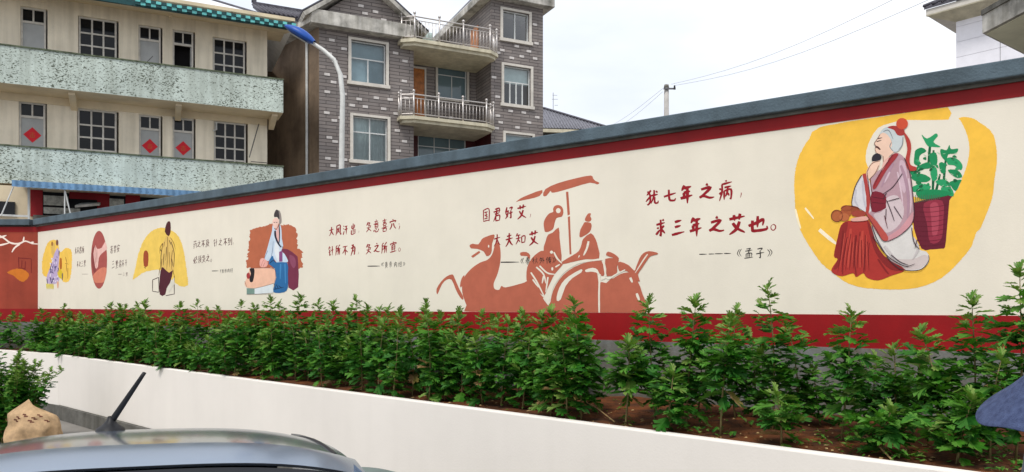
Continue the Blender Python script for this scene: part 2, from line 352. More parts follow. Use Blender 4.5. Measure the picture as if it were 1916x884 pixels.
for i in range(26):
    x_, y_ = rk.uniform(572, 760), rk.uniform(215, 400); a_ = rk.uniform(-.9, .9); l_ = rk.uniform(16, 26); w_ = rk.uniform(6, 9); sgn = 1 if x_ > 660 else -1
    dx, dy = sgn*math.cos(a_)*l_, math.sin(a_)*l_-6
    q('painted_leaf', [(x_, y_), (x_+dx*.5-dy*w_/l_, y_+dy*.5+dx*w_/l_), (x_+dx, y_+dy+6), (x_+dx*.5+dy*w_/l_, y_+dy*.5-dx*w_/l_)], rk.choice((GR, GD, (48,150,98), (28,112,66))), 2)
st('painted_vein', [[(x_, y_), (x_+rk.uniform(-16, 16), y_+rk.uniform(-10, 10))] for x_, y_ in [(rk.uniform(580, 770), rk.uniform(200, 400)) for _ in range(24)]], 2.5, (150,200,160), .3)
st('painted_grass', [[(575+9*i, 442-i*1.5),(573+9*i, 405)] for i in range(13)], 4, (70,96,70), .4)
# figure
SK = (226,190,168); DL = (64,44,52); RD = (158,50,46)
q('painted_lower_robe', [(370,540),(420,590),(445,610),(550,535),(560,600),(590,655),(620,665),(636,690),(627,725),(590,748),(540,753),(490,737),(440,685),(390,615)], (208,203,198))
q('painted_robe_shade', [(440,690),(500,700),(560,700),(615,680),(632,700),(600,740),(540,750),(490,735)], (196,182,178))
q('painted_skirt', [(285,525),(350,518),(372,560),(397,640),(445,700),(525,748),(460,777),(400,798),(350,786),(332,765),(300,783),(285,765),(235,779),(195,766),(187,745),(215,700),(197,685),(215,600),(230,545),(260,525)], (164,48,42))
q('painted_skirt_shade', [(350,525),(372,560),(397,640),(445,700),(520,747),(460,750),(400,690),(370,620)], (128,34,34))
q('painted_skirt_shade', [(232,548),(262,530),(250,600),(235,680),(215,740),(195,745),(215,700),(200,682),(216,600)], (134,36,34))
st('painted_fold', [[(300,590),(292,690),(300,775)],[(350,620),(338,700),(335,762)],[(260,600),(240,700),(238,770)],[(400,700),(430,745),(450,770)]], 9, (128,32,32))
st('painted_fold', [[(275,560),(268,660),(262,740)],[(330,570),(322,660),(318,740)]], 12, (186,66,54))
st('painted_fold', [[(240+14*i+(i % 3)*4, 570+(i*37) % 60), (228+16*i, 680), (215+18*i, 762-(i*29) % 25)] for i in range(9)], 4, (112,24,26), .2)
st('painted_fold', [[(248+14*i, 580+(i*23) % 50), (236+16*i, 670), (226+18*i, 740)] for i in range(8)], 3.5, (190,74,60), .2)
q('painted_robe', [(440,252),(480,212),(522,236),(547,300),(561,400),(566,480),(551,540),(500,590),(445,618),(420,580),(372,512),(345,490),(360,470),(370,390),(366,330),(385,300),(410,290)], (174,140,148))
q('painted_robe_light', [(440,420),(490,410),(520,470),(500,540),(440,580),(400,530),(380,495),(420,480)], (198,180,182))
q('painted_robe_light', [(500,250),(525,262),(535,340),(520,400),(500,330)], (196,168,178))
q('painted_robe_edge', [(555,490),(566,490),(551,545),(500,592),(446,620),(440,600),(500,560)], (196,140,146))
st('painted_wash', [[(505,270),(528,340),(540,430),(535,510)],[(470,260),(440,320),(415,370)]], 14, (166,132,146), .3)
st('painted_wash', [[(490,300),(505,380),(515,450)],[(455,300),(430,350)],[(540,330),(552,420),(548,490)]], 9, (202,176,184), .3)
st('painted_wash', [[(560,600),(585,650),(560,700)],[(430,640),(480,700),(540,735)]], 12, (190,182,180), .3)
q('painted_sleeve', [(332,313),(300,360),(280,430),(285,458),(340,482),(352,490),(373,470),(372,400),(357,330)], (204,200,202))
st('painted_wash', [[(300,380),(295,430),(310,460)],[(330,340),(335,420),(345,470)]], 10, (184,180,186), .3)
q('painted_hand', [(348,296),(368,262),(392,244),(410,252),(404,280),(386,312),(362,332),(348,322)], SK)
q('painted_face', [(412,126),(400,146),(384,170),(390,180),(386,195),(392,212),(420,225),(425,262),(452,228),(474,205),(462,160),(442,120)], SK)
q('painted_hair', [(408,126),(424,102),(455,92),(500,108),(517,130),(516,165),(502,196),(480,209),(460,196),(465,165),(446,132),(425,120)], (186,192,192))
st('painted_hair_line', [[(425,115),(450,110),(470,150)],[(515,140),(512,175),(495,200)],[(462,165),(455,185),(470,205)]], 4, (120,124,128))
q('painted_cap', [(444,96),(470,88),(500,94),(522,110),(516,132),(490,131),(474,108)], (160,52,48))
q('painted_cap_ball', ell(511,79,27,26), (196,76,50), 2)
q('painted_ribbon', [(518,116),(545,150),(553,190),(546,240),(551,268),(577,279),(572,294),(540,291),(526,250),(535,200),(530,160)], (170,58,50))
q('painted_beard', [(376,226),(398,214),(416,230),(407,247),(374,251)], (40,38,46))
st('painted_feature', [[(388,184),(400,188),(411,199)]], 9, (80,44,40)); st('painted_feature', [[(394,161),(416,155)],[(397,148),(420,143)]], 4.5, (70,50,48))
st('painted_outline', [[(410,128),(399,146),(384,170),(391,181),(387,196),(394,212)],[(424,228),(426,258)],[(350,300),(372,262),(408,250)],[(365,330),(388,305),(404,270)]], 3, (120,80,70))
q('painted_collar', [(464,222),(494,222),(440,292),(390,376),(377,362),(420,286)], (152,48,52))
q('painted_inner', [(425,255),(450,232),(440,262),(418,296)], (216,168,156))
st('painted_cuff', [[(337,308),(350,380),(356,440),(350,490)]], 17, (166,62,56), .8)
q('painted_sash', [(372,393),(432,404),(437,450),(430,470),(372,482)], (118,28,44))
st('painted_fold', [[(374,415),(432,425)],[(374,440),(434,446)]], 3, (80,16,30))
for cx_, cy_, rx, ry, c in [(285,474,32,18,(140,66,40)),(212,502,26,27,(168,92,52)),(252,488,26,22,(158,80,46)),(245,508,24,18,(176,98,58)),(312,492,34,15,(150,62,48)),(255,466,24,13,(150,74,44))]:
    q('painted_scroll', ell(cx_, cy_, rx, ry, 10), c, 2)
st('painted_outline', [ell(212,502,26,27,10)+[(238,502)],[(230,470),(255,455),(300,462),(335,480)]], 3, (96,40,30))
q('painted_palm', [(280,514),(345,504),(352,522),(285,527)], (214,158,146))
q('painted_cuff', [(345,493),(372,502),(440,586),(444,614),(420,612),(380,552)], (174,74,66))
st('painted_outline', [[(522,236),(548,308),(562,420),(566,500),(551,545),(500,592),(446,618)],[(512,308),(470,368),(422,402)],[(440,396),(424,425)],[(440,430),(460,480),(476,526)],[(474,458),(512,516)],[(438,470),(436,530)],[(500,420),(440,436)]], 4, DL)
st('painted_outline', [[(376,595),(440,682),(520,732),(570,722)],[(440,690),(492,739),(545,754),(602,746),(634,706),(632,682)],[(326,314),(296,368),(280,440),(288,460)],[(555,555),(566,622),(592,656)],[(580,612),(570,650)],[(372,545),(400,618),(450,700)],[(460,680),(500,712),(540,728)]], 4, DL)
st('painted_outline', [[(350,300),(363,400),(372,470)],[(345,492),(390,560),(420,612),(446,618)],[(365,330),(372,390),(380,400)],[(430,500),(445,560)],[(470,222),(420,290),(382,365)]], 3.2, (96,40,46))
# --- mural 2: chariot silhouette
p = Painter(W, wall, 800, 310, 2.9457); BR = (174,94,72)
base = p.poly('chariot_mural', [(395,432),(403,480),(400,540),(385,600),(365,650),(370,680),(395,685),(407,664),(430,672),(500,655),(548,637),(560,600),(590,640),(600,680),(680,780),(676,815),(240,815),(215,770),(195,715),(190,670),(200,620),(240,570),(290,535),(330,520),(356,490),(368,450),(378,425)], BR, 3)
base['label'] = 'reddish brown painted silhouette of a horse-drawn chariot'
q('painted_canopy', [(637,166),(650,130),(720,97),(820,70),(900,55),(912,70),(925,85),(947,95),(935,105),(895,95),(800,122),(720,145),(685,150),(678,140),(655,168)], BR, 2)
q('painted_canopy', [(485,204),(510,183),(560,160),(633,135),(618,168),(560,185),(500,197)], BR, 2)
q('painted_pole', [(763,145),(776,145),(785,270),(772,276)], BR, 0); q('painted_pole', [(773,284),(785,280),(793,490),(783,490)], BR, 0)
q('painted_head', [(645,360),(640,320),(650,290),(670,265),(692,256),(692,240),(700,224),(722,218),(742,230),(749,255),(742,280),(725,286),(710,292),(700,320),(692,350),(665,366),(650,366)], BR)
q('painted_gap', ell(721,249,13,14,8), CR)
q('painted_body', [(664,382),(690,370),(723,342),(728,400),(735,460),(738,525),(700,505),(640,475),(650,420)], BR, 2)
q('painted_hat', [(867,300),(872,285),(885,265),(901,265),(897,280),(904,295),(895,309),(876,309)], BR, 2)
q('painted_head', [(837,390),(842,355),(858,325),(868,312),(900,317),(904,340),(893,368),(860,390),(845,396)], BR, 2)
q('painted_body', [(850,430),(858,405),(900,373),(926,405),(940,450),(946,512),(870,517),(800,532),(740,545),(745,528),(800,495),(835,470)], BR, 2)
st('painted_gap', [[(888,418),(878,458),(860,496)]], 12, CR); st('painted_gap', [[(838,495),(832,508)]], 6, CR)
q('painted_horse_head', [(232,440),(250,431),(280,435),(300,405),(325,392),(364,380),(369,395),(356,430),(354,470),(345,493),(325,500),(310,475),(275,460),(240,457)], BR, 2)
q('painted_eye', ell(337,445,4,8,8), CR, 0)
q('painted_bit', [(240,500),(285,470),(291,480),(250,509)], BR, 0)
q('painted_foreleg', [(52,709),(50,680),(75,640),(105,612),(137,600),(150,622),(175,680),(196,720),(196,741),(178,725),(155,682),(133,630),(105,630),(80,655),(60,700)], BR, 2)
q('painted_foreleg', [(179,662),(188,622),(204,605),(196,650),(185,672)], BR, 2)
q('painted_hand', [(512,480),(545,477),(566,495),(560,520),(548,500),(515,498)], BR, 2)
q('painted_bundle', [(545,610),(550,560),(575,512),(610,480),(642,470),(700,498),(745,535),(735,560),(700,600),(680,640),(660,680),(642,718),(600,685),(575,655),(550,645)], BR, 2)
st('painted_gap', [[(570,590),(602,640),(645,725)],[(600,560),(640,600),(652,650)],[(618,553),(660,592),(702,600)],[(580,628),(612,672)],[(664,615),(652,700)],[(697,478),(715,512),(742,540)],[(705,560),(730,545)],[(640,610),(632,650)]], 9, CR)
q('painted_gap', ell(688,570,6,10,8), CR, 0); q('painted_gap', ell(684,478,9,9,8), CR, 0)
q('painted_wheel', [(676,815),(679,750),(693,690),(726,630),(776,580),(850,542),(958,523),(975,600),(957,607),(932,572),(942,640),(943,815)], BR, 2)
q('painted_gap', [(712,744),(718,700),(740,650),(780,610),(848,572),(848,590),(800,620),(760,668),(735,738)], CR, 2)
q('painted_gap', [(870,576),(910,564),(938,575),(946,602),(930,590),(900,585),(876,588)], CR, 2)
st('painted_gap', [[(640,730),(668,770)]], 8, CR, .9)
q('painted_box', [(951,815),(951,680),(956,642),(985,648),(1010,625),(1025,622),(1060,600),(1100,590),(1130,600),(1160,640),(1186,710),(1201,815)], BR, 2)
q('painted_box', [(980,515),(1035,512),(1055,520),(1045,560),(1043,597),(990,611),(986,570)], BR, 2)
q('painted_knob', [(985,495),(995,475),(1030,488),(1056,512),(1040,526),(1020,507)], BR, 2)
q('painted_tail', [(1050,545),(1062,530),(1110,550),(1140,580),(1150,560),(1170,510),(1190,484),(1220,472),(1265,480),(1268,490),(1230,500),(1210,525),(1180,570),(1160,602),(1172,640),(1140,625),(1100,582),(1058,582)], BR, 2)
st('painted_gap', [[(950,600),(946,700),(947,815)]], 10, CR, .9); st('painted_gap', [[(676,740),(684,692),(708,640),(760,580),(830,539),(900,525),(966,518)]], 9, CR, .9); st('painted_gap', [[(968,515),(978,580),(984,612)]], 8, CR, .9); st('painted_gap', [[(958,630),(985,618),(1000,625),(1040,600),(1090,575)]], 8, CR, .8)
st('painted_gap', [[(1214,489),(1190,522),(1146,592)]], 7, CR); st('painted_gap', [[(1118,618),(1130,645)]], 13, CR); st('painted_gap', [[(1153,705),(1170,750)]], 14, CR)
# --- mural 3: robed healer treating a lying patient
p = Painter(W, wall, 440, 380, 4.9125)
base = p.poly('healer_mural', [(140,255),(180,230),(240,222),(340,187),(430,202),(500,200),(550,230),(565,290),(570,340),(580,415),(622,455),(612,510),(625,560),(618,598),(580,605),(480,600),(240,600),(112,600),(105,550),(125,440),(130,360),(132,300)], (174,96,66), 1, 11)
base['label'] = 'painted healer in pale robe with lying patient on orange-brown patch'
q('painted_bench', [(418,430),(480,425),(560,480),(578,530),(580,775),(490,778),(485,560),(470,510),(410,470)], (112,44,66), 2)
q('painted_bench_light', [(500,480),(545,500),(560,560),(540,600),(510,560)], (134,68,92))
q('painted_robe', [(345,205),(340,260),(320,330),(290,440),(270,510),(300,536),(332,520),(345,488),(380,546),(470,546),(486,530),(455,470),(425,440),(442,395),(430,330),(426,240),(410,200),(382,250),(365,240)], (188,202,216), 2)
q('painted_robe_light', [(375,360),(400,400),(410,450),(405,530),(385,520),(360,440)], (212,216,220))
q('painted_face', [(343,182),(352,150),(380,138),(402,160),(396,205),(376,238),(354,222)], (226,188,174))
q('painted_chest', [(380,255),(405,220),(405,330),(395,360),(378,310)], (216,170,164))
q('painted_hair', [(360,130),(360,98),(380,62),(408,85),(417,140),(402,152),(386,130)], (60,54,56)); q('painted_hair', [(400,66),(421,100),(427,180),(405,192),(408,130)], (140,130,124))
st('painted_collar', [[(368,255),(372,310),(396,370),(424,408)]], 17, (38,34,48)); st('painted_collar', [[(405,200),(409,300),(404,385)]], 9, (38,34,48))
st('painted_feature', [[(360,238),(378,240)],[(355,180),(370,178)],[(378,180),(390,178)]], 6, (60,44,44))
q('painted_strip', [(405,450),(436,440),(436,540),(405,541)], (126,70,118), 0)
st('painted_outline', [[(330,520),(345,430),(352,350)],[(300,440),(270,510)],[(430,395),(440,420)]], 4, (90,110,140))
q('painted_skirt', [(308,560),(330,500),(350,490),(375,547),(480,547),(486,650),(486,780),(450,822),(370,827),(350,800),(375,700),(366,605)], (38,98,150), 2)
st('painted_fold', [[(320,555),(350,530),(378,548)],[(360,740),(375,800)],[(380,750),(400,790)],[(400,760),(430,785)],[(355,795),(450,775)]], 7, (18,40,72)); st('painted_fold', [[(420,560),(415,700)],[(460,560),(465,740)]], 14, (60,124,176))
q('painted_hand', [(225,562),(235,515),(265,510),(302,546),(290,586),(240,592)], (224,164,152), 2)
st('painted_outline', [[(240,585),(255,540),(270,520)],[(258,588),(275,545)]], 3, (150,80,80))
q('painted_patient', [(88,740),(105,700),(130,622),(150,600),(340,600),(372,640),(366,732),(250,770),(180,786),(108,777)], (226,178,152), 2)
q('painted_cloth', [(180,786),(260,770),(350,745),(353,826),(180,839)], (206,212,214), 0); q('painted_block', [(108,785),(180,785),(180,840),(108,840)], (112,138,128), 0)
q('painted_ear', ell(123,670,17,29,10), (158,50,52)); q('painted_hair', [(134,605),(176,603),(179,650),(166,722),(140,727),(133,692),(147,650)], (30,24,28), 2)
st('painted_outline', [[(150,601),(340,600),(372,640),(366,732)],[(180,786),(260,768),(350,742)],[(108,840),(352,836)],[(90,720),(110,775)]], 3.5, (110,84,80))
# --- mural 4: man on a stool before yellow
p = Painter(W, wall, 0, 380, 3.1575)
base = p.poly('stool_man_mural', [(785,455),(800,390),(815,310),(840,240),(880,180),(930,150),(980,150),(1040,180),(1075,240),(1095,340),(1105,420),(1110,488),(1060,490),(1010,450),(960,400),(900,398),(840,415)], (226,190,88), 2, 2.5)
base['label'] = 'yellow painted arch with robed man on a stool'
q('painted_robe', [(962,240),(985,195),(1005,198),(1026,260),(1032,370),(1016,412),(950,392),(955,300)], (214,178,96), 2)
q('painted_hair', [(974,170),(984,122),(998,108),(1008,120),(1008,172),(996,197)], (72,26,30), 2)
q('painted_skirt', [(944,541),(944,440),(956,380),(975,392),(1000,412),(1022,400),(1006,470),(986,500),(976,542)], (76,26,38), 2)
q('painted_jar', [(850,372),(848,300),(862,280),(877,300),(874,372)], (152,68,34), 2)
st('painted_outline', [[(962,240),(952,310),(950,390)],[(1012,230),(1030,300),(1026,380)],[(985,260),(980,340)],[(1000,220),(1012,250)],[(945,270),(955,290)],[(1015,330),(1022,375)],[(970,300),(965,370)]], 4, (70,48,30))
st('painted_stool', [[(902,455),(902,522)],[(902,522),(938,528)],[(938,440),(940,528)],[(902,455),(938,440)],[(980,548),(1030,538)],[(1030,430),(1030,540)],[(985,500),(1028,480)],[(855,378),(860,388)]], 4, (66,44,44), .8)
st('painted_outline', [[(962,238),(948,262),(944,300)],[(1008,205),(1028,240),(1036,275)],[(990,200),(992,300),(985,395)],[(1020,280),(1012,350),(1018,405)],[(958,330),(952,385)],[(972,230),(968,262)],[(1000,290),(1002,380)],[(946,385),(938,430)],[(1022,395),(1032,440)]], 3.2, (120,84,40), .3)
q('painted_stool_seat', [(985,505),(1010,470),(1030,440),(1032,480),(1000,530)], (206,200,186), 0)
# --- mural 5: oval with reaching hand
p = Painter(W, wall, 60, 410, 5.895)
base = p.poly('oval_mural', ell(739,451,89,320,28), (160,78,72), 0); base['label'] = 'tall red-brown painted oval showing a hand'
q('painted_shade', [(690,610),(660,500),(655,400),(680,300),(700,400),(705,560),(740,580)], (128,58,56))
q('painted_arm', [(806,250),(824,300),(826,335),(770,382),(738,430),(726,530),(702,545),(690,480),(678,380),(700,290),(716,330),(770,318)], (222,178,168), 2)
q('painted_flesh', [(670,630),(720,570),(770,537),(824,543),(812,640),(792,697),(740,706),(692,700)], (202,120,96), 2)
st('painted_outline', [[(700,300),(695,420),(712,540)],[(716,335),(715,480)]], 5, (150,90,84))
# --- mural 6: figures at far left
base = p.poly('far_figures_mural', [(110,480),(130,380),(160,290),(200,240),(260,232),(292,280),(300,360),(330,360),(370,320),(430,340),(441,450),(432,600),(402,692),(342,692),(300,640),(160,640),(114,600)], (228,186,80), 2, 4)
base['label'] = 'yellow painted patch with two lavender-robed figures at far end'
q('painted_robe', [(240,400),(282,318),(302,400),(292,520),(302,640),(282,705),(190,722),(158,660),(190,560),(222,480)], (176,158,190), 2)
q('painted_robe', [(215,300),(245,260),(255,330),(235,420),(215,380)], (206,170,90), 2); q('painted_head', ell(277,262,14,34,8), (110,70,60)); q('painted_head', ell(222,275,10,26,8), (150,100,50))
q('painted_jar', [(305,440),(328,440),(328,550),(305,545)], (170,96,30), 2); q('painted_plant', [(280,570),(320,560),(345,620),(335,660),(290,640)], (206,178,40), 2, 3)
st('painted_outline', [[(300,350),(297,410)],[(200,640),(215,710)],[(235,650),(240,700)],[(165,660),(170,720)],[(262,520),(250,580)],[(205,580),(240,600)],[(335,600),(335,680)]], 10, (66,60,100)); st('painted_outline', [[(370,420),(385,490)],[(365,490),(405,500)],[(380,500),(380,580)],[(395,540),(395,660)]], 7, (150,100,40))
rk = random.Random(4)
for cc in ((206,196,214),(120,110,150),(226,220,224),(84,78,116)):
    st('painted_dab', [[(x_, y_), (x_+rk.uniform(-8, 8), y_+rk.uniform(18, 45))] for x_, y_ in [(rk.uniform(200, 290), rk.uniform(400, 690)) for _ in range(9)]], 9, cc, .3)
st('painted_grass', [[(160+12*i, 715),(165+12*i, 775)] for i in range(7)], 9, (214,196,60)); st('painted_leg', [[(285,690),(285,765)]], 18, (214,160,130))
# --- side wall painting
p = Painter(R, rw, 0, 380, 3.1575)
base = p.stroke('branch_painting', [[(-260,150),(-120,170),(0,196),(60,235),(110,241),(150,226),(190,240),(224,243)],[(-90,262),(0,250),(55,236)],[(118,243),(88,264),(70,292)],[(138,228),(142,200)],[(0,205),(38,192)],[(180,236),(200,232)]], 10, (228,212,200), None, .5)
base['label'] = 'white painted branch'
b2 = p.poly('splash_painting', [(40,410),(100,388),(150,400),(173,430),(140,466),(110,456),(80,430)], (192,108,32), 2, 2); b2['label'] = 'orange paint splash'
p.stroke('painted_outline', [[(107,325),(185,331)],[(185,331),(185,415)],[(110,320),(112,388)],[(130,340),(128,382)],[(150,345),(148,400)],[(112,385),(150,388)]], 5, (110,30,28), b2, .8)
# --- brush lettering: strokes on a 0-100 grid, y down
GL = {
'犹':'45,5 15,35|20,10 38,35 40,75 25,95 18,90|40,45 8,75|45,40 95,35|68,5 66,45 45,90|72,50 72,80 80,90 95,88 97,75|82,12 92,25',
'七':'5,57 95,35|42,5 45,70 55,90 85,92 92,76','年':'35,5 12,30|32,20 88,15|28,42 80,38|30,42 30,62|3,68 97,60|58,20 58,98',
'之':'48,3 60,14|18,34 76,26 26,72 8,82|8,82 32,74 70,88 98,86','病':'50,0 55,8|20,18 95,12|22,18 22,55 3,98|5,35 12,45|3,65 18,55|40,35 90,32|38,52 38,95|38,52 88,48 88,92 78,90|64,36 60,60 48,80|62,62 76,78',
'求':'10,30 90,25|50,5 52,90 40,85|20,45 30,55|8,85 42,60|80,40 58,58|55,58 92,85|68,5 80,15','三':'25,12 75,5|25,45 70,38|3,92 97,80',
'艾':'5,22 95,15|32,3 36,32|68,0 62,30|65,38 45,75 5,97|25,42 50,70 97,95','也':'5,62 50,45 80,28 76,66|52,5 50,75|25,30 25,85 35,95 95,90 97,70',
'国':'10,10 10,98|10,12 90,8 92,95 82,90|25,30 75,27|28,52 72,50|22,78 78,75|50,30 50,76|62,60 68,68|10,95 90,92',
'君':'25,10 80,7 78,40|5,28 97,22|22,44 80,40|50,8 40,50 5,95|35,60 35,97|35,60 85,57 83,95|35,93 83,92','好':'25,5 12,50 40,85|42,30 30,70 5,95|3,40 48,33|55,15 90,10 72,35|72,35 74,90 60,85|50,55 98,48',
'大':'5,38 95,30|50,3 48,40 30,75 3,97|50,45 70,75 97,95','夫':'20,25 80,20|5,48 95,42|50,3 48,48 30,78 3,98|50,50 70,78 98,96','知':'20,3 5,30|18,22 50,18|3,48 55,42|30,20 28,55 3,95|30,58 48,80|62,35 62,90|62,35 95,32 93,88|62,85 93,83',
'风':'18,8 18,55 3,97|18,10 78,5 78,70 90,95 98,80|60,25 28,80|30,32 65,78','汗':'10,10 20,20|5,35 15,45|3,95 22,60|38,22 90,18|30,50 98,45|65,20 65,98','出':'50,3 50,95|22,18 22,45 80,42|80,15 80,45|12,58 12,95 90,92|90,55 90,97',
'灸':'40,3 10,35|35,15 70,12 45,40|30,25 75,42 90,40|22,52 32,65|80,48 68,62|50,45 45,72 5,97|50,68 95,95','意':'48,0 52,8|20,15 80,12|35,20 40,28|65,18 60,27|3,34 97,30|28,42 28,68|28,42 75,40 73,68|28,55 73,54|28,68 73,67|10,80 5,95|28,78 35,97 75,95 78,85|50,76 55,84|85,76 95,90',
'喜':'15,14 85,10|50,0 50,25|25,27 75,24|28,36 28,50|28,36 75,34 72,50|28,50 72,49|35,54 40,62|65,52 60,62|3,68 97,63|25,75 25,97|25,75 78,73 75,97|25,95 75,95','穴':'50,0 55,10|12,18 8,35|12,22 92,16 82,32|38,40 28,70 3,97|60,38 72,70 97,95',
'针':'25,3 3,35|20,22 45,18|12,42 45,38|5,62 48,56|26,42 26,95 45,80|50,48 98,42|75,5 75,98','所':'35,5 10,18|12,18 12,60 3,97|12,35 42,32 40,58 14,60|85,3 58,20|58,20 56,65 45,97|58,42 98,38|78,42 78,98','不':'8,12 92,8|55,12 35,50 3,75|52,35 52,98|60,48 95,72',
'为':'28,5 38,18|8,35 85,28 80,85 65,92|55,3 45,45 5,97|50,52 62,66','宜':'50,0 54,8|12,14 8,28|12,17 92,13 84,26|30,32 30,82|30,32 72,30 70,82|30,48 70,47|30,65 70,64|3,90 97,84',
'孟':'25,5 70,3 50,15|50,15 52,38 42,36|12,25 90,20|22,52 22,88|22,52 80,50 78,88|42,52 42,88|60,52 60,88|3,93 97,90','子':'20,8 75,5 50,28|50,28 54,90 38,85|5,52 97,46',
'黄':'15,12 85,10|35,2 35,22|65,2 65,22|3,28 97,25|25,38 25,75|25,38 75,36 75,75|25,56 75,55|25,75 75,74|50,28 50,75|38,80 12,97|62,80 90,97','帝':'48,0 52,8|12,14 88,10|35,16 40,26|65,15 60,26|8,30 5,45|8,32 95,30 90,42|22,48 22,82|22,48 78,46 78,80 70,78|50,35 50,98',
'内':'12,25 12,97|12,25 88,22 88,95 78,90|50,3 48,45 25,75|50,50 72,72','经':'28,3 10,35 30,33|35,28 8,62 38,58|5,85 38,75|50,10 85,8 48,42|65,28 97,45|52,55 92,52|72,55 72,88|45,92 98,88',
'春':'20,12 80,9|25,25 75,22|5,40 95,36|50,2 42,40 3,72|58,40 97,68|35,58 35,97|35,58 70,56 68,97|35,76 68,75|35,95 68,94','秋':'35,5 10,15|3,32 48,28|28,14 28,97|28,35 5,70|28,42 46,60|55,30 62,48|92,22 82,42|74,5 72,50 48,97|74,55 98,95',
'外':'28,3 5,50|25,20 50,18 38,60 5,97|22,40 36,55|70,3 70,98|70,40 97,62','传':'28,3 5,42|20,30 20,97|40,20 92,16|35,42 98,36|65,3 50,60 85,58 65,80|55,72 78,95',
'药':'5,15 95,12|32,3 34,25|66,2 64,24|28,30 12,52 32,50|36,45 10,78 42,72|5,95 42,86|60,30 48,58|58,45 92,42 88,88 74,92|62,60 72,72','及':'15,12 70,8 55,40 85,38 60,75 20,97|32,15 28,60 3,97|35,45 60,75 97,95',
'到':'5,12 55,9|30,12 10,38 48,34|42,25 52,42|10,58 50,54|30,40 30,85|3,92 55,82|68,20 68,70|90,5 90,92 78,88','必':'12,45 5,75|28,25 30,85 45,95 75,92 80,75|45,15 55,30|85,8 60,55 8,98|85,42 97,60',
'须':'40,5 12,28|42,30 10,58|45,55 5,97|52,12 98,8|70,14 62,28|58,30 58,75|58,30 92,28 90,75|75,40 70,70 48,97|78,75 98,95','里':'25,8 25,50|25,8 78,6 76,50|25,28 76,27|25,48 76,47|50,8 50,88|18,70 85,66|3,92 97,90',
'安':'50,0 54,9|10,15 8,32|10,18 92,14 84,28|45,32 28,65 80,95|72,45 50,80 8,97|3,55 97,48','若':'5,18 95,14|33,4 35,28|66,3 64,27|3,45 97,40|50,28 35,55 3,90|32,60 32,97|32,60 82,58 80,97|32,94 80,93',
'要':'5,10 95,6|20,22 20,42|20,22 82,20 80,42|40,10 40,42|60,10 60,42|20,42 80,41|45,48 28,75 85,97|75,58 50,85 8,98|3,64 97,60','常':'50,0 50,18|25,5 35,16|78,3 66,16|8,22 5,38|8,24 95,22 88,35|32,36 32,52 70,50 70,34 32,36|18,62 18,92|18,62 82,60 82,90 72,88|50,52 50,99','干':'18,15 82,12|3,48 97,44|50,14 50,98',
'，':'60,10 62,40 30,95','；':'40,5 45,20|60,40 62,60 30,98','。':'50,5 85,30 85,70 50,95 15,70 15,30 50,5','《':'50,5 5,50 50,95|95,5 50,50 95,95','》':'5,5 50,50 5,95|50,5 95,50 50,95','—':'0,50 100,46'}
def write(pt, items, col, wd=.13):
    for ch, x0, y0, x1, y1 in items:
        ls = [[(x0+(x1-x0)*float(a.split(',')[0])/100, y0+(y1-y0)*(float(a.split(',')[1])-.1*(float(a.split(',')[0])-50))/100) for a in s.split()] for s in GL[ch].split('|')]
        k = len(ls); f = 1.0 if k < 7 else (.85 if k < 9 else .68)
        ww = wd*((x1-x0)*.45+(y1-y0)*.55)*f
        if ch in '—': ww = y1-y0
        pt.stroke('painted_character', ls, ww*rnd.uniform(.9, 1.1), col, None, .32)
RC, BK = (140,18,30), (44,38,36)
p = Painter(W, wall, 1190, 330, 5.2, .0014, .00008)
write(p, [('犹',85,130,220,282),('七',265,125,395,248),('年',430,78,552,270),('之',605,70,765,232),('病',808,40,940,238),('，',1008,155,1034,212),
 ('求',188,415,292,590),('三',345,425,475,578),('年',520,390,642,592),('之',700,390,862,556),('艾',900,368,1066,566),('也',1085,380,1278,538),('。',1306,464,1366,530)], RC, .172)
write(p, [('—',615,755,690,765),('—',708,753,765,762),('—',770,750,848,759),('—',858,747,924,757),('《',985,708,1028,788),('孟',1052,702,1142,802),('子',1165,698,1250,802),('》',1278,706,1326,784)], BK, .11)
p = Painter(W, wall, 880, 370, 6.317, .0118, .00008)
write(p, [('国',148,128,228,284),('君',270,120,360,285),('好',410,105,505,255),('艾',552,85,664,255),('，',698,188,722,240),('大',278,430,358,575),('夫',415,415,506,578),('知',535,415,652,555),('艾',692,392,806,566)], RC, .138)
write(p, [('—',360,758,578,770),('《',596,715,634,785),('春',648,702,712,790),('秋',728,705,800,788),('外',815,705,880,785),('传',895,700,965,785),('》',972,700,1010,775)], BK, .105)
p = Painter(W, wall, 600, 390, 6.8, .0014, .00008)
write(p, [('大',108,235,170,352),('风',192,212,264,346),('汗',286,205,348,338),('出',386,190,442,336),('，',478,282,494,315),('灸',576,172,648,304),('意',672,145,746,304),('喜',775,135,852,302),('穴',876,140,960,272),('；',984,190,1018,272),
 ('针',98,478,166,606),('所',190,465,254,600),('不',276,475,350,602),('为',382,455,442,604),('，',474,552,490,588),('灸',572,450,648,586),('之',670,440,754,572),('所',774,432,852,576),('宜',882,425,966,570),('。',986,500,1018,552)], RC, .138)
write(p, [('—',598,730,756,744),('《',772,690,804,742),('黄',816,680,856,765),('帝',872,675,908,760),('内',934,680,972,752),('经',988,680,1036,748),('》',1046,682,1074,735)], BK, .105)
p = Painter(W, wall, 0, 380, 3.1575, .0014, .00008)
write(p, [('药',1142,222,1164,270),('之',1164,222,1188,266),('不',1190,220,1212,262),('及',1214,215,1238,262),('针',1262,212,1284,258),('之',1290,210,1314,256),('不',1320,208,1344,254),('到',1346,204,1372,252),('，',1376,232,1382,248),('必',1142,312,1166,358),('须',1168,310,1190,358),('灸',1192,308,1216,356),('之',1216,304,1240,350),('。',1242,330,1252,350)], (84,40,42), .10)
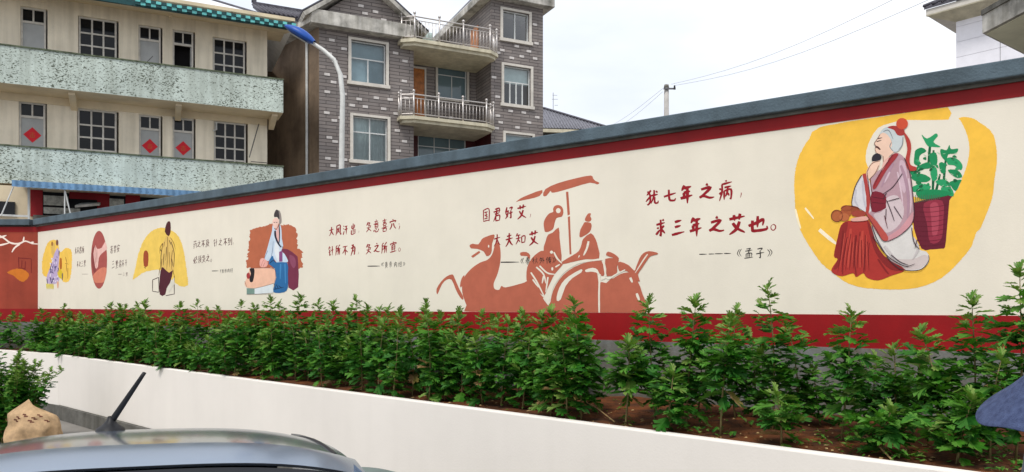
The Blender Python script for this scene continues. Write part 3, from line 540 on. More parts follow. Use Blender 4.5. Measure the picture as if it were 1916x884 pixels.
write(p, [('—',1252,400,1292,404),('《',1300,392,1308,414),('黄',1310,392,1324,416),('帝',1326,390,1340,416),('内',1344,388,1356,412),('经',1360,386,1376,412)], BK, .10)
write(p, [('若',652,252,668,300),('要',672,250,688,296),('安',690,246,708,292),('三',660,342,678,388),('里',682,340,698,388),('常',702,338,718,384),('不',720,336,734,380),('干',738,332,752,376),('—',698,420,722,423),('三',726,412,738,432),('里',742,410,756,434),('大',442,262,454,304),('不',456,260,466,302),('君',468,258,482,300),('所',484,256,498,298),('不',454,344,464,382),('之',466,342,478,380),('三',480,342,492,378),('里',494,338,508,376),('—',484,420,522,422)], (96,70,66), .10)
# ------------------------------------------------------------------ raised planter and soil
ZP = 1.266
K = Vector((-8.97, 14.81)); E3 = Vector((2.656, 4.40)); pd = (E3-K).normalized(); PA = math.atan2(pd.y, pd.x); LEN = 19.0
Pf = Fac(K.x, K.y, PA)
pl = thing('planter_wall', 'low white retaining wall of the raised plant bed', 'wall', (K.x, K.y, 0), PA)
box('wall_panel', m_planter, pl, 0, LEN, 0, .09, .27, ZP, .012)
box('footing', m_cement, pl, -.05, LEN, -.05, .2, 0, .27)
KL = Vector((-12.75, 17.28)); ll = (KL-K).length; LA = math.atan2(*(K-KL).yx)
a_ = LA-PA
sgm = MB(); d2 = Vector((KL.x-K.x, KL.y-K.y)); c_, s_ = math.cos(-PA), math.sin(-PA)
dl = Vector((c_*d2.x-s_*d2.y, s_*d2.x+c_*d2.y)); nl = Vector((-dl.y, dl.x)).normalized()*-.2
sgm.prism([(0,0,.27),(dl.x,dl.y,.27),(dl.x+nl.x,dl.y+nl.y,.27),(.0+.0,.2,.27)], (0,0,ZP-.272)).build('wall_panel', m_planter, pl)
MB().prism([(0,-.04,0),(dl.x,dl.y-.04,0),(dl.x+nl.x,dl.y+nl.y,0),(0,.2,0)], (0,0,.269)).build('footing', m_cement, pl)
def sz(x, y): return ZS + .035*noise.noise(Vector((x*1.3, y*1.3, 0)))+.022*noise.noise(Vector((x*5, y*5, 3)))+.012*noise.noise(Vector((x*14, y*14, 7)))
Wl, Wr = Vector(W.world(xl, -.0)), Vector(W.world(xr, -.0))
Pe = K+pd*LEN; K2 = K+Vector((.08, .1))
def soil_fn(a0, a1, b0, b1):
    def f(u, v):
        q = (a0.lerp(a1, u)).lerp(b0.lerp(b1, u), v); e = 0
        return (q.x, q.y, sz(q.x, q.y)-e)
    return f
nin = Vector((-pd.y, pd.x))*.07
sm = MB().grid(220, 26, soil_fn(K+nin, Pe+nin, Wl, Wr)).grid(30, 14, soil_fn(KL, K+nin, KL+Vector((0,.02)), Wl)).build('soil', m_soil, None, True); sm['kind'] = 'structure'
# ------------------------------------------------------------------ leaves
def leaf_geo(seed):
    r = random.Random(seed); V, Fc = [], []
    rib = [0, .24, .44, .66, 1.0]; hw = [.015, .05, .06, .07, 0]
    def zz(x, y): return -.28*x*x+abs(y)*.28+.04*math.sin(7*x+seed)
    def add(x, y): V.append((x, y, zz(x, y))); return len(V)-1
    mid = [add(x, 0) for x in rib]
    for sg in (1, -1):
        e = [add(x, sg*h) for x, h in zip(rib[:-1], hw[:-1])]
        for i in range(3): Fc.append((mid[i], mid[i+1], e[i+1], e[i]))
        a = add(.84, sg*.10); Fc.append((mid[3], mid[4], a, e[3]))
        for (b0, b1, tx, ty) in ((0, 1, .34, .25), (1, 2, .58, .36), (2, 3, .80, .30)):
            tx += r.uniform(-.05, .05); ty *= r.uniform(.85, 1.15)
            t1 = add(tx, sg*ty); t2 = add(tx+.10, sg*ty*.66); t0 = add(tx-.13, sg*ty*.62)
            Fc.append((e[b0], e[b1], t2, t1)); Fc.append((e[b0], t1, t0))
    return V, Fc
LV = [leaf_geo(s) for s in range(4)]
LM = []
for k in range(4):
    for i in range(4):
        me = bpy.data.meshes.new('leaf'); me.from_pydata(LV[i][0], [], LV[i][1]); me.materials.append(m_leaf[k]); LM.append(me)
def shoot(r, base, Ht, lean, size=.14, bare=.1, dens=46, br=0):
    """returns stem points and leaf placements (age, variant, matrix) of one upright shoot"""
    pts = []; n = 6
    bx, by = r.uniform(-.03, .03), r.uniform(-.03, .03)
    for i in range(n+1):
        t = i/n; pts.append(Vector(base)+Vector((lean[0]*t*t+bx*math.sin(3*t), lean[1]*t*t+by*math.sin(4*t), Ht*t)))
    def at_(t):
        f = t*n; i = min(int(f), n-1); return pts[i].lerp(pts[i+1], f-i)
    out = []; k = int(Ht*dens); az = r.uniform(0, 6.28)
    for i in range(k):
        t = bare+(1-bare)*i/k; az += 2.399+r.uniform(-.3, .3); top = max(0, (t-.72)/.28)
        ln = size*(1-.52*top)*r.uniform(.75, 1.2)*(.75+.25*min(1, t/.3))
        pit = math.radians(r.uniform(-25, 22)*(1-top)+r.uniform(35, 60)*top)
        d = Vector((math.cos(az), math.sin(az), 0)); pos = at_(t)+d*r.uniform(.004, .03)*(1-top*.6)
        age = 2 if top > .45 or r.random() < .05 else (1 if top > .05 or r.random() < .35 else (3 if t < .4 and r.random() < .1 else 0))
        def put(pos, az, pit, ln, age): out.append((age, r.randrange(4), Matrix.Translation(pos) @ Matrix.Rotation(az, 4, 'Z') @ Matrix.Rotation(-pit, 4, 'Y') @ Matrix.Rotation(r.uniform(-.5, .5), 4, 'X') @ Matrix.Scale(ln, 4)))
        put(pos, az, pit, ln, age)
        if .2 < t < .9 and r.random() < .75:
            bl = r.uniform(.03, .1)*(1-.6*top); q = pos+d*bl+Vector((0, 0, bl*.8))
            for j in range(r.choice((2, 3, 3))):
                put(q+Vector((r.uniform(-.02, .02), r.uniform(-.02, .02), r.uniform(-.01, .03))), az+r.uniform(-1.3, 1.3), math.radians(r.uniform(-5, 50)), ln*r.uniform(.45, .72), (age if age > 1 else min(2, age+(r.random() < .3))))
    if br:
        for j in range(br):
            t = r.uniform(bare+.05, .62); a = az+j*2.4+r.uniform(-.4, .4); l = r.uniform(.2, .36)*(1.1-t*.6); q0 = at_(t)
            d = Vector((math.cos(a)*l*.75, math.sin(a)*l*.75, l*.75)); kk = int(l*46)+2
            for i in range(kk):
                f = .25+.75*i/kk; az2 = a+i*2.4; q = q0+Vector((d.x*f, d.y*f, d.z*f*f)); ln = size*r.uniform(.55, .9)*(1-.35*f)
                out.append((1 if f > .55 or r.random() < .3 else 0, r.randrange(4), Matrix.Translation(q) @ Matrix.Rotation(az2, 4, 'Z') @ Matrix.Rotation(-math.radians(r.uniform(-20, 45)), 4, 'Y') @ Matrix.Rotation(r.uniform(-.5, .5), 4, 'X') @ Matrix.Scale(ln, 4)))
    tp = pts[-1]
    for j in range(6):
        out.append((2, r.randrange(4), Matrix.Translation(tp-Vector((0, 0, .015*j))) @ Matrix.Rotation(j*1.15+az, 4, 'Z') @ Matrix.Rotation(-math.radians(72-9*j), 4, 'Y') @ Matrix.Scale(r.uniform(.06, .085)*size/.14, 4)))
    return pts, out
def foliage(name, parent, places):
    V, Fc, mi = [], [], []
    for age, var, mt in places:
        n = len(V); lv, lf = LV[var]
        V += [tuple(mt @ Vector(v)) for v in lv]; Fc += [tuple(n+i for i in f) for f in lf]; mi += [age]*len(lf)
    me = bpy.data.meshes.new(name); me.from_pydata(V, [], Fc)
    for m in m_leaf: me.materials.append(m)
    me.polygons.foreach_set('material_index', mi); return link(name, me, parent)
def bedpos(px, v):
    u = (px-CX)/FP
    def hitl(F): 
        t = (-F.s*F.o[0]+F.c*F.o[1])/(-F.s*u+F.c); return t
    if px < 112:
        t0 = 14.9+(112-px)*.0125; t1 = 17.2
    else: t0, t1 = hitl(Pf), hitl(W)
    Y = t0+.2+(t1-t0-.3)*v; return Vector((u*Y, Y, 0))
def plant(px, v, top, label, near, group, seed, bare=.1, size=.14, dens=46, br=5):
    b = bedpos(px, v); b.z = sz(b.x, b.y)-.01; r = random.Random(seed)
    Ht = H+(HY-top)/FP*b.y-b.z
    root = thing('mugwort_plant', label, 'plant', tuple(b), 0, group)
    pts, lv = shoot(r, (0, 0, 0), Ht, (r.uniform(-.08, .08), r.uniform(-.08, .08)), size, bare, dens, br)
    MB().tube(pts, [.009, .008, .0075, .006, .005, .004, .002], 6).build('stem', m_stem, root, True)
    if near:
        for age, var, mt in lv:
            o = link('leaf', LM[age*4+var], root); o.matrix_basis = mt
    else: foliage('foliage', root, lv)
    return root
sd_ = 100
RIGHT = [(1170,.06,640,'slender mugwort at the left end of the sparse right-hand group',.35),(1226,.3,566,'tall mugwort with pale tip just right of the chariot mural',.15),(1284,.22,563,'mugwort under the dash line, second tall one right of gap',.12),
 (1246,.02,700,'small mugwort at planter edge below the two tall ones',.05),(1348,.1,598,'mugwort with bare pale lower stem left of tallest middle plant',.33),(1376,.55,580,'mugwort tucked behind beside the bare-stemmed one',.1),
 (1445,.36,537,'tallest mugwort left of the yellow disc, rising over the red band',.12),(1490,.62,610,'short mugwort right behind the tallest one below the book title',.1),(1412,.68,632,'dark low mugwort close to the wall left of the tallest',.1),
 (1574,.26,586,'bright green mugwort directly below the seated man mural',.14),(1622,.6,672,'low mugwort close to plinth right of the bright green one',.1),(1676,.5,652,'small mugwort against the grey plinth below the pot painting',.12),
 (1755,.32,622,'thin mugwort with reddish tip left of the right-edge clump',.12),(1820,.42,560,'tall mugwort with single pale tuft near the right edge',.1),(1852,.2,668,'mugwort beside the blue hat at right',.14),(1900,.3,503,'tallest mugwort at the right edge above the blue hat',.1),
 (1462,.05,735,'low bushy mugwort at planter edge below the tallest middle plant',.05),(1655,.12,765,'small mugwort on bare soil below the basket painting',.05),(1790,.1,742,'low mugwort at planter edge near the right',.05),(1306,.62,640,'low mugwort near wall behind the two tall ones',.1),(1535,.7,690,'small low mugwort between disc plant and tallest plant',.1),(1722,.75,668,'short mugwort close to the wall near right',.1)]
for px, v, top, lab, bare in RIGHT:
    sd_ += 1; plant(px, v, top, lab, True, 'mugwort plants in the raised bed', sd_, bare, .172*rnd.uniform(.88, 1.12), rnd.uniform(34, 46), rnd.choice((5, 6, 7, 8)))
for px, v, top, lab in [(1088,.1,566,'mugwort at right end of dense row, tip over the red band'),(1060,.3,600,'second mugwort from the right end of dense row'),(1030,.08,640,'drooping grey-green mugwort leaning over the planter edge'),(1100,.35,640,'low mugwort at the gap in the row')]:
    sd_ += 1; plant(px, v, top, lab, True, 'mugwort plants in the raised bed', sd_, .12, .175, 42, 6)
rr = random.Random(5); dist = -1.6
Pts = []
ushift = 0
for v0, dst, lo, hi in ((.12, .25, 585, 650), (.5, .25, 556, 598), (.84, .42, 575, 612)):
    s = -1.2
    while s < 13.2:
        s += dst*rr.uniform(.8, 1.25)
        q = K+pd*max(s, 0) if s > 0 else K+(KL-K).normalized()*(-s)
        px = CX+FP*q.x/q.y
        if px > 1072: break
        v = min(.93, max(.03, v0+rr.uniform(-.13, .13)))
        if px < 60 and v < .2: continue
        if 345 < px < 408 and v > .3 and rr.random() < .8: continue
        top = rr.uniform(lo, hi)
        if px < 420: top += 10
        Pts.append((px, v, top))
for px in (-30, -5, 18, 42): Pts.append((px, rr.uniform(.3, .8), rr.uniform(578, 600)))
for px, v, top in Pts:
    sd_ += 1; Yb = bedpos(px, v).y
    zone = next(n for lim, n in ((60, 'the terracotta side wall'), (160, 'the far lavender figures'), (240, 'the oval mural'), (350, 'the stool man mural'), (450, 'the third verse from the left'), (580, 'the healer mural'), (790, 'the verse beside the healer'), (920, 'the painted horse'), (2000, 'the painted chariot')) if px < lim)
    side = 'front-edge' if v < .3 else ('middle-row' if v < .7 else 'wall-side')
    plant(px, v, top, 'dense green %s mugwort below %s' % (side, zone), False, 'mugwort plants in the raised bed', sd_, .06, .175*rnd.uniform(.8, 1.2), 40 if Yb < 10 else 34, rnd.choice((3, 4, 5)))
# low weeds and leaf litter on the soil: uncountable
r = random.Random(3); wl = []
for i in range(900):
    px = r.uniform(600, 1916) if i % 3 else r.uniform(1150, 1916); v = abs(r.gauss(0, .35))
    if v > 1 or noise.noise(Vector((px*.012, v*3, 1))) < .05: continue
    b = bedpos(px, max(.02, v)); b.z = sz(b.x, b.y)+r.uniform(.005, .05); wl.append((r.choice((0, 1, 1, 2)), r.randrange(4), Matrix.Translation(b) @ Matrix.Rotation(r.uniform(0, 6.3), 4, 'Z') @ Matrix.Rotation(-r.uniform(.1, .9), 4, 'Y') @ Matrix.Scale(r.uniform(.025, .06), 4)))
o = foliage('ground_weeds', None, wl); o['kind'] = 'stuff'; tag(o, 'small green weeds scattered over the brown soil', 'weeds')
lm = MB(); m_litter = M('dry_litter', lin(168, 140, 96), .9, .3, 20)
for i in range(420):
    px = r.uniform(650, 1916); v = min(1, abs(r.gauss(0, .4))); b = bedpos(px, v); a = r.uniform(0, 6.3); l = r.uniform(.006, .03); ww = l*r.uniform(.15, .6); z = sz(b.x, b.y)+.008
    c, s = math.cos(a)*l, math.sin(a)*l; c2, s2 = -math.sin(a)*ww, math.cos(a)*ww
    lm.quad((b.x-c, b.y-s, z), (b.x+c2, b.y+s2, z+.008), (b.x+c, b.y+s, z+.004), (b.x-c2, b.y-s2, z))
o = lm.build('leaf_litter', m_litter); o['kind'] = 'stuff'; tag(o, 'dry straw and leaf litter on the soil', 'litter')
for px0, v0, px1, v1, lab in [(1608,.2,1668,.03,'dry pale stalk lying on soil below the yellow disc'),(1090,.35,1150,.1,'bent dry stalk at the gap in the row')]:
    a, b = bedpos(px0, v0), bedpos(px1, v1); a.z = sz(a.x, a.y)+.12; b.z = sz(b.x, b.y)+.01
    root = MB().tube([a, a.lerp(b, .5)+Vector((0, 0, .015)), b], [.004, .005, .006], 6).build('dry_stalk', m_litter); tag(root, lab, 'stalk')
# weedy shrub and sack in the yard
c = at(30, 700, 12.2); sh = thing('yard_shrub', 'leafy green shrub growing in front of the white planter wall', 'shrub', (c.x, c.y, 0))
r = random.Random(11); allv = []
for i in range(24):
    a = r.uniform(0, 6.28); d = r.uniform(0, .52); bx, by = d*math.cos(a)*1.15+.08, d*math.sin(a)*.6
    Ht = (1.58-.7*d-r.uniform(0, .3)) if i else 1.62
    pts, lv = shoot(r, (bx*.5-.1, by*.5, 0), Ht, (bx*.9, by), .15, .08, 42, 3); allv += lv
    MB().tube(pts, [.012, .011, .01, .008, .006, .004, .002], 6).build('stem', m_stem, sh, True)
foliage('foliage', sh, allv)
c = at(64, 800, 11.9); sk = thing('woven_sack', 'pale beige woven sack with dark printing behind the car', 'sack', (c.x, c.y, 0), .1)
def sackf(u, v):
    th = u*2*math.pi; z = v; prof = [(0, .30), (.08, .38), (.45, .40), (.72, .33), (.88, .16), (1, .03)]
    for i in range(len(prof)-1):
        if prof[i][0] <= z <= prof[i+1][0]:
            t = (z-prof[i][0])/(prof[i+1][0]-prof[i][0]); rr_ = prof[i][1]*(1-t)+prof[i+1][1]*t; break
    wv = 1+.2*noise.noise(Vector((math.cos(th)*1.7, math.sin(th)*1.7, z*3)))+.05*math.sin(5*th+4*z)+.03*math.sin(11*th-7*z)
    lx = -.10*max(0, z-.5)
    return (math.cos(th)*rr_*1.0*wv+lx, math.sin(th)*rr_*.75*wv, .70*z*(1+.08*math.cos(th+2.6)*z))
MB().grid(44, 22, sackf).build('bag', m_sack, sk, True)
for i in range(7):
    u0 = .66+.035*i+rnd.uniform(-.01, .01); v0 = .62+.06*(i % 3)
    pm = MB(); 
    for j in range(2): 
        du, dv = .026, .024; q = [sackf(u0+a_+j*.012, v0+b_-j*.03) for a_, b_ in ((0, 0), (du, .004), (du, dv), (.002, dv+.006))]
        pm.quad(*[(x*1.012, y*1.012, z) for x, y, z in q])
    pm.build('printed_mark', m_print, sk)
# ------------------------------------------------------------------ facade helpers
def wall_holes(x0, x1, z0, z1, holes, d=0, rev=.2):
    m = MB(); xs = sorted({x0, x1, *[h[0] for h in holes], *[h[1] for h in holes]}); zs = sorted({z0, z1, *[h[2] for h in holes], *[h[3] for h in holes]})
    for a, b in zip(xs, xs[1:]):
        for c, e in zip(zs, zs[1:]):
            mx_, mz = (a+b)/2, (c+e)/2
            if mx_ < x0 or mx_ > x1 or mz < z0 or mz > z1: continue
            if any(h[0] < mx_ < h[1] and h[2] < mz < h[3] for h in holes): continue
            m.quad((a, d, c), (b, d, c), (b, d, e), (a, d, e))
    for a, b, c, e in holes:
        D = d+rev
        m.quad((a, d, c), (a, D, c), (a, D, e), (a, d, e)); m.quad((b, d, c), (b, D, c), (b, D, e), (b, d, e)); m.quad((a, d, c), (b, d, c), (b, D, c), (a, D, c)); m.quad((a, d, e), (b, d, e), (b, D, e), (a, D, e))
    return m
def window(parent, x0, x1, z0, z1, y, cols, rows, m_fr, m_gl, fw=.05, bar=.035, name='window', backing=True):
    """rows: list of (relative height, number of columns) from the top; each pane its own object"""
    f = MB(); f.box(x0, x0+fw, y-.03, y+.03, z0, z1).box(x1-fw, x1, y-.03, y+.03, z0, z1).box(x0+fw, x1-fw, y-.03, y+.03, z1-fw, z1).box(x0+fw, x1-fw, y-.03, y+.03, z0, z0+fw)
    wn = None; tot = sum(a for a, _ in rows); zt = z1-fw; panes = []
    for i, (a, nc) in enumerate(rows):
        zb = zt-(z1-z0-2*fw)*a/tot
        if i: f.box(x0+fw, x1-fw, y-.025, y+.025, zt-bar/2, zt+bar/2)
        for j in range(nc):
            xa = x0+fw+(x1-x0-2*fw)*j/nc; xb = x0+fw+(x1-x0-2*fw)*(j+1)/nc
            if j: f.box(xa-bar/2, xa+bar/2, y-.028, y+.028, zb+.0, zt)
            panes.append((xa, xb, zb, zt))
        zt = zb
    wn = f.build(name, m_fr, parent)
    for xa, xb, zb, zt in panes:
        dx = rnd.uniform(-.004, .004); dz = rnd.uniform(-.004, .004)
        MB().quad((xa, y+.008+dx, zb), (xb, y+.008-dx, zb), (xb, y+.008-dx+dz, zt), (xa, y+.008+dx+dz, zt)).build('pane', m_gl, wn)
    return wn
# ------------------------------------------------------------------ left three-storey block with galleries
FA = math.atan2(.43, .902)
A = Fac(-16.67, 26.0, FA)
lb = thing('gallery_building', 'cream apartment block with mint green balcony parapets at left', 'building', (*A.o, 0), FA)
PD = -1.3
ax0, ax1 = A.x(-420), A.x(500)
up1, up0 = A.z(265, 116, PD), A.z(265, 183, PD); lo1, lo0 = A.z(250, 290, PD), A.z(250, 290, PD)-(up1-up0)
ztop = A.z(497, 58)+.0
wins = []; doors = []
def rct(pxl, pxr, py): return A.x(pxl), A.x(pxr), A.z(pxl, py)
for fl, D_, W_ in ((1, [(38,89,11,0),(259,304,46,0),(323,365,55,1)], [(146,222,29),(398,462,69)]), (0, [(35,88,189,0),(260,304,214,0),(323,366,219,0)], [(144,222,202),(400,464,226)])):
    fz = (up0 if fl else lo0)+.12
    for a, b, t, op in D_:
        x0, x1, z1 = rct(a, b, t); doors.append((x0, x1, fz, z1, op, fl))
    for a, b, t in W_:
        x0, x1, z1 = rct(a, b, t); wins.append((x0, x1, z1-1.95, z1))
for fl, t in ((1, -20), (0, 176)):      # repeats beyond the left edge of the frame
    fz = (up0 if fl else lo0)+.12
    x0 = A.x(-90); z1 = A.z(38, 11) if fl else A.z(35, 189)
    doors.append((x0, x0+.8, fz, z1, 0, fl)); wins.append((x0-3, x0-1.6, z1-1.95, z1))
holes = [h[:4] for h in wins]+[d[:4] for d in doors]
wall_holes(ax0, ax1, 0, ztop, holes, 0, .22).build('wall', m_lb, lb)
MB().quad((ax1, 0, 0), (ax1, 9, 0), (ax1, 9, ztop), (ax1, 0, ztop)).quad((ax0, 0, 0), (ax0, 9, 0), (ax0, 9, ztop), (ax0, 0, ztop)).quad((ax0, 9, 0), (ax1, 9, 0), (ax1, 9, ztop), (ax0, 9, ztop)).build('side_wall', m_lb, lb)
for x0, x1, z0, z1 in wins: window(lb, x0+.01, x1-.07, z0, z1, .12, 3, [(.9, 3), (.8, 3), (.8, 3), (.8, 3)], m_winframe, m_dglass, .06, .055)
for x0, x1, z0, z1, op, fl in doors:
    x1 -= .06; fr = MB(); th = z1-.5
    fr.box(x0, x0+.06, .08, .16, z0, z1).box(x1-.06, x1, .08, .16, z0, z1).box(x0+.06, x1-.06, .08, .16, z1-.06, z1).box(x0+.06, x1-.06, .08, .16, th-.04, th+.04).box((x0+x1)/2-.025, (x0+x1)/2+.025, .09, .15, th+.04, z1-.06)
    d_ = fr.build('door', m_winframe, lb)
    for a, b in ((x0+.06, (x0+x1)/2-.025), ((x0+x1)/2+.025, x1-.06)): MB().quad((a, .125, th+.04), (b, .125, th+.04), (b, .125, z1-.06), (a, .125, z1-.06)).build('pane', m_dglass, d_)
    if op:
        MB().quad((x0, .6, z0), (x1, .6, z0), (x1, .6, z1), (x0, .6, z1)).build('unlit_room_sheet', m_dark, d_)  # near-black sheet; the unlit room is put into its colour
        box('door_leaf', m_greydoor, d_, x1-.1, x1-.06, .17, .8, z0, th-.05)
    else:
        box('door_leaf', m_greydoor, d_, x0+.062, x1-.062, .11, .14, z0, th-.042)
        if not fl and x0 > A.x(0):
            cx_, cz = (x0+x1)/2, th-.62; s = .27
            pp = MB().quad((cx_-s, .105, cz), (cx_, .105, cz-s*1.0), (cx_+s, .105, cz), (cx_, .105, cz+s*1.0)).build('red_paper_diamond', m_paper, d_)
            gm = MB()
            for (a, b, c, e) in ((-.08, .06, .08, .075), (-.06, .01, .06, .025), (-.07, -.09, -.05, .0), (.05, -.09, .07, .0), (-.05, -.1, .05, -.085), (-.01, -.08, .01, .1), (-.05, -.045, .05, -.03)): gm.quad((cx_+a, .101, cz+b), (cx_+c, .101, cz+b), (cx_+c, .101, cz+e), (cx_+a, .101, cz+e))
            gm.build('gold_character', m_gold, pp)
px1 = A.x(530, PD)
for z0, z1 in ((up0, up1), (lo0, lo1)):
    par = box('parapet', m_mint, lb, ax0, px1, PD, PD+.14, z0, z1-.03)
    MB().box(ax0, px1+.02, PD-.03, PD+.18, z1-.03, z1+.02).build('moss_capping', m_moss, par)
    box('parapet', m_mint, lb, px1-.14, px1, PD+.142, 0, z0, z1-.03)
    box('gallery_slab', m_lbs, lb, ax0, px1-.002, PD+.002, 0, z0-.001, z0+.14)
    box('slab_beam', m_lbs, lb, ax0, ax1, -.04, -.002, z0-.26, z0-.002)
    for k in range(5):
        xb = ax0+1.2+k*3.35; MB().prism([(xb, 0, z0-.4), (xb, PD+.25, z0-.1), (xb, PD+.25, z0-.002), (xb, 0, z0-.002)], (.2, 0, 0)).build('bracket', m_lbs, lb)
# eaves, roof and glazed drip tiles
ED = -1.5; ez = A.z(462, 33, ED); ex1 = A.x(552, ED)
box('eave_soffit', m_lbs, lb, ax0, ex1, ED, 1, ztop-.001, ztop+.12) if ztop > ez-.3 else None
MB().box(ax0, ex1, ED-.001, ED+.1, ez-.2, ez-.02).build('eave_fascia', m_turqd, lb)
MB().quad((ax0, ED, ez-.19), (ex1, ED, ez-.19), (ex1, .02, ztop-.002), (ax0, .02, ztop-.002)).build('eave_soffit', m_lbs, lb)
rz = ez+2.6
m_wroof = M('white_roof_sheet', lin(226, 228, 232), .5, .06, .8, streak=.12)
rf = MB().quad((ax0, ED, ez), (ex1, ED, ez), (ex1-3.2, 4, rz), (ax0, 4, rz)).quad((ex1, ED, ez), (ex1, 9.5, ez), (ex1-3.2, 4, rz)).quad((ax0, 9.5, ez), (ex1, 9.5, ez), (ex1-3.2, 4, rz), (ax0, 4, rz)).build('roof', m_wroof, lb)
MB().tube([(ex1, ED, ez+.02), (ex1-3.2, 4, rz+.02)], .06, 6).build('hip_ridge', m_tile, rf)
MB().tube([(ex1-2.2, ED, ez+.06), (ex1-3.2, 1.5, ez+1.3)], .025, 5).build('roof_cable', m_wire, rf)
tw = .165; x = ex1-.05; k = 0
tm = [MB().box(-.078, .078, -.05, .02, -.1, 0).mesh('drip_tile', m_, False) for m_ in (m_turq, m_turqd)]
while x > A.x(255, ED):
    for rrow in range(2):
        o = link('drip_tile', tm[(k+rrow) % 2], lb); o.location = (x, ED-.015-.03*(1-rrow), ez-.0-.1*rrow+.03); o.rotation_euler = (rnd.uniform(-.1, .1), rnd.uniform(-.05, .05), rnd.uniform(-.06, .06))
    x -= tw; k += 1
box('eave_bracket', m_lbs, lb, A.x(316, -.7), A.x(322, -.7), -.75, -.65, ztop-.3, ztop+.1)
# pipe and broom on the gallery
MB().tube([(A.x(492, -.4), -.4, lo1-.9), (A.x(466, -.9), -1.0, lo1+.3), (A.x(484, -.2), -.25, lo1+1.75)][1:], .025, 6).build('leaning_pole', m_cement, lb)
MB().tube([(A.x(272, PD), PD, up1-.05), (A.x(286, PD), PD+.1, up1+.28)], .012, 5).build('broom_stick', m_black, lb)
wpx = A.x(405); MB().tube([(wpx, -.03, A.z(405, 230)), (wpx, -.03, A.z(405, 243)), (wpx-.12, -.03, A.z(405, 246))], .03, 6).build('vent_pipe', m_white, lb)
MB().tube([(A.x(470, PD), PD+.1, lo1), (A.x(470, PD), PD+.1, lo1+.1), (A.x(500, PD), PD+.1, lo1+.1), (A.x(500, PD), PD+.1, lo1)], .015, 5).build('drying_rail', m_black, lb)
# ------------------------------------------------------------------ shop lean-to under the galleries
SD = -3.3
sp = thing('shop_lean_to', 'cluttered shop front under a blue corrugated canopy at left', 'shop', (*A.o, 0), FA)
cx0, cx1 = A.x(22, SD), A.x(377, SD); cz = A.z(200, 356, SD)
def canf(u, v):
    x = cx0+(cx1-cx0)*u; return (x, SD+1.7*v, cz+.30*v+.022*math.sin(x*2*math.pi/.2))
MB().grid(360, 2, lambda u, v: (cx0+(cx1-cx0)*u, SD-.01+.022*math.sin((cx0+(cx1-cx0)*u)*2*math.pi/.2), cz-.06+.2*v)).build('corrugated_fascia', m_bluesheet, sp, True)
MB().grid(360, 3, canf).build('corrugated_canopy', m_bluesheet, sp, True)
BD = -1.6; m_shopred = M('shop_red', lin(150, 26, 32), .6, .12, 3); m_board = M('pale_board', lin(190, 188, 176), .8, .3, 7)
box('back_wall', m_lbs, sp, A.x(-200, BD), A.x(420, BD), BD+.05, BD+.25, 0, cz+.2)
for a, b, t, u in ((57,80,350,405),(130,182,352,372),(182,205,350,400),(235,262,360,400)): box('red_panel', m_shopred, sp, A.x(a, BD), A.x(b, BD), BD-.02, BD+.04, A.z(a, u, BD), cz+.1)
for a, b, t, u in ((82,128,366,384),(205,232,372,392),(82,150,388,400)): box('display_board', m_board, sp, A.x(a, BD), A.x(b, BD), BD-.06, BD+.03, A.z(a, u, BD), A.z(a, t, BD))
box('shade_panel', m_dark, sp, A.x(80, BD), A.x(300, BD), BD-.01, BD+.035, A.z(150, 412, BD), cz+.05)  # flat panel before the wall; shade under the canopy put into its colour
box('white_post', m_white, sp, A.x(52, -2.4), A.x(56, -2.4), -2.45, -2.37, 0, A.z(54, 352, -2.4)); box('white_rail', m_white, sp, A.x(-80, -2.4), A.x(52, -2.4)-.002, -2.45, -2.37, A.z(30, 406, -2.4), A.z(30, 402.5, -2.4))
box('shop_window', m_dglass, sp, A.x(-40, BD), A.x(28, BD), BD-.02, BD+.04, A.z(0, 402, BD), A.z(0, 377, BD))
for a, b, c, e in ((25,350,2,404),(121,348,121,406),(120,350,132,402)):
    za, zb_ = A.z(a, b, -3.2), A.z(c, e, -3.2); MB().tube([(A.x(a, -3.2), -3.2, za), (A.x(c, -3.2), -3.2, zb_)], .02, 6).build('prop_pole', m_white, sp)
MB().prism([(A.x(140, -2.2), -2.2, A.z(140, 389, -2.2)), (A.x(186, -2.2), -2.2, A.z(186, 385, -2.2)), (A.x(186, -2.2), -1.7, A.z(186, 380, -2.2)), (A.x(150, -2.2), -1.7, A.z(150, 381, -2.2))], (0, 0, .08)).build('shelf_board', m_conc, sp)
box('counter', m_cement, sp, A.x(62, -2.2), A.x(200, -2.2), -2.2, -1.65, 0, A.z(100, 404, -2.2))
# ------------------------------------------------------------------ brick house
B = Fac((690-CX)/FP*31.8, 31.8, FA)
bh = thing('brick_house', 'grey-brown brick house with pale accent bricks and steel balconies', 'house', (*B.o, 0), FA)
bx0, bx1, bx2, bx3 = B.x(597), B.x(774), B.x(919), B.x(1016)
zcor = B.z(690, 66); RC_ = 1.8
def wspec(a, b, t, u): return (B.x(a), B.x(b), B.z(a, u), B.z(a, t))
wL = [wspec(651.5,727,69,156), wspec(655,730,211.5,303)]; zfl = wL[0][3]-wL[1][3]
wL.append((wL[1][0], wL[1][1], wL[1][2]-zfl, wL[1][3]-zfl))
wR = [wspec(936,994,13,75), wspec(938,997,117,197), wspec(941,1000,245,325)]
ztw = B.z(965, 18)+.25
wall_holes(bx0, bx1, 0, zcor, [(a+.12, b-.12, c+.1, e-.1) for a, b, c, e in wL], 0, .2).build('wall', m_brick, bh)
wall_holes(bx2, bx3, 0, ztw, [(a+.12, b-.12, c+.1, e-.1) for a, b, c, e in wR], 0, .2).build('wall', m_brick, bh)
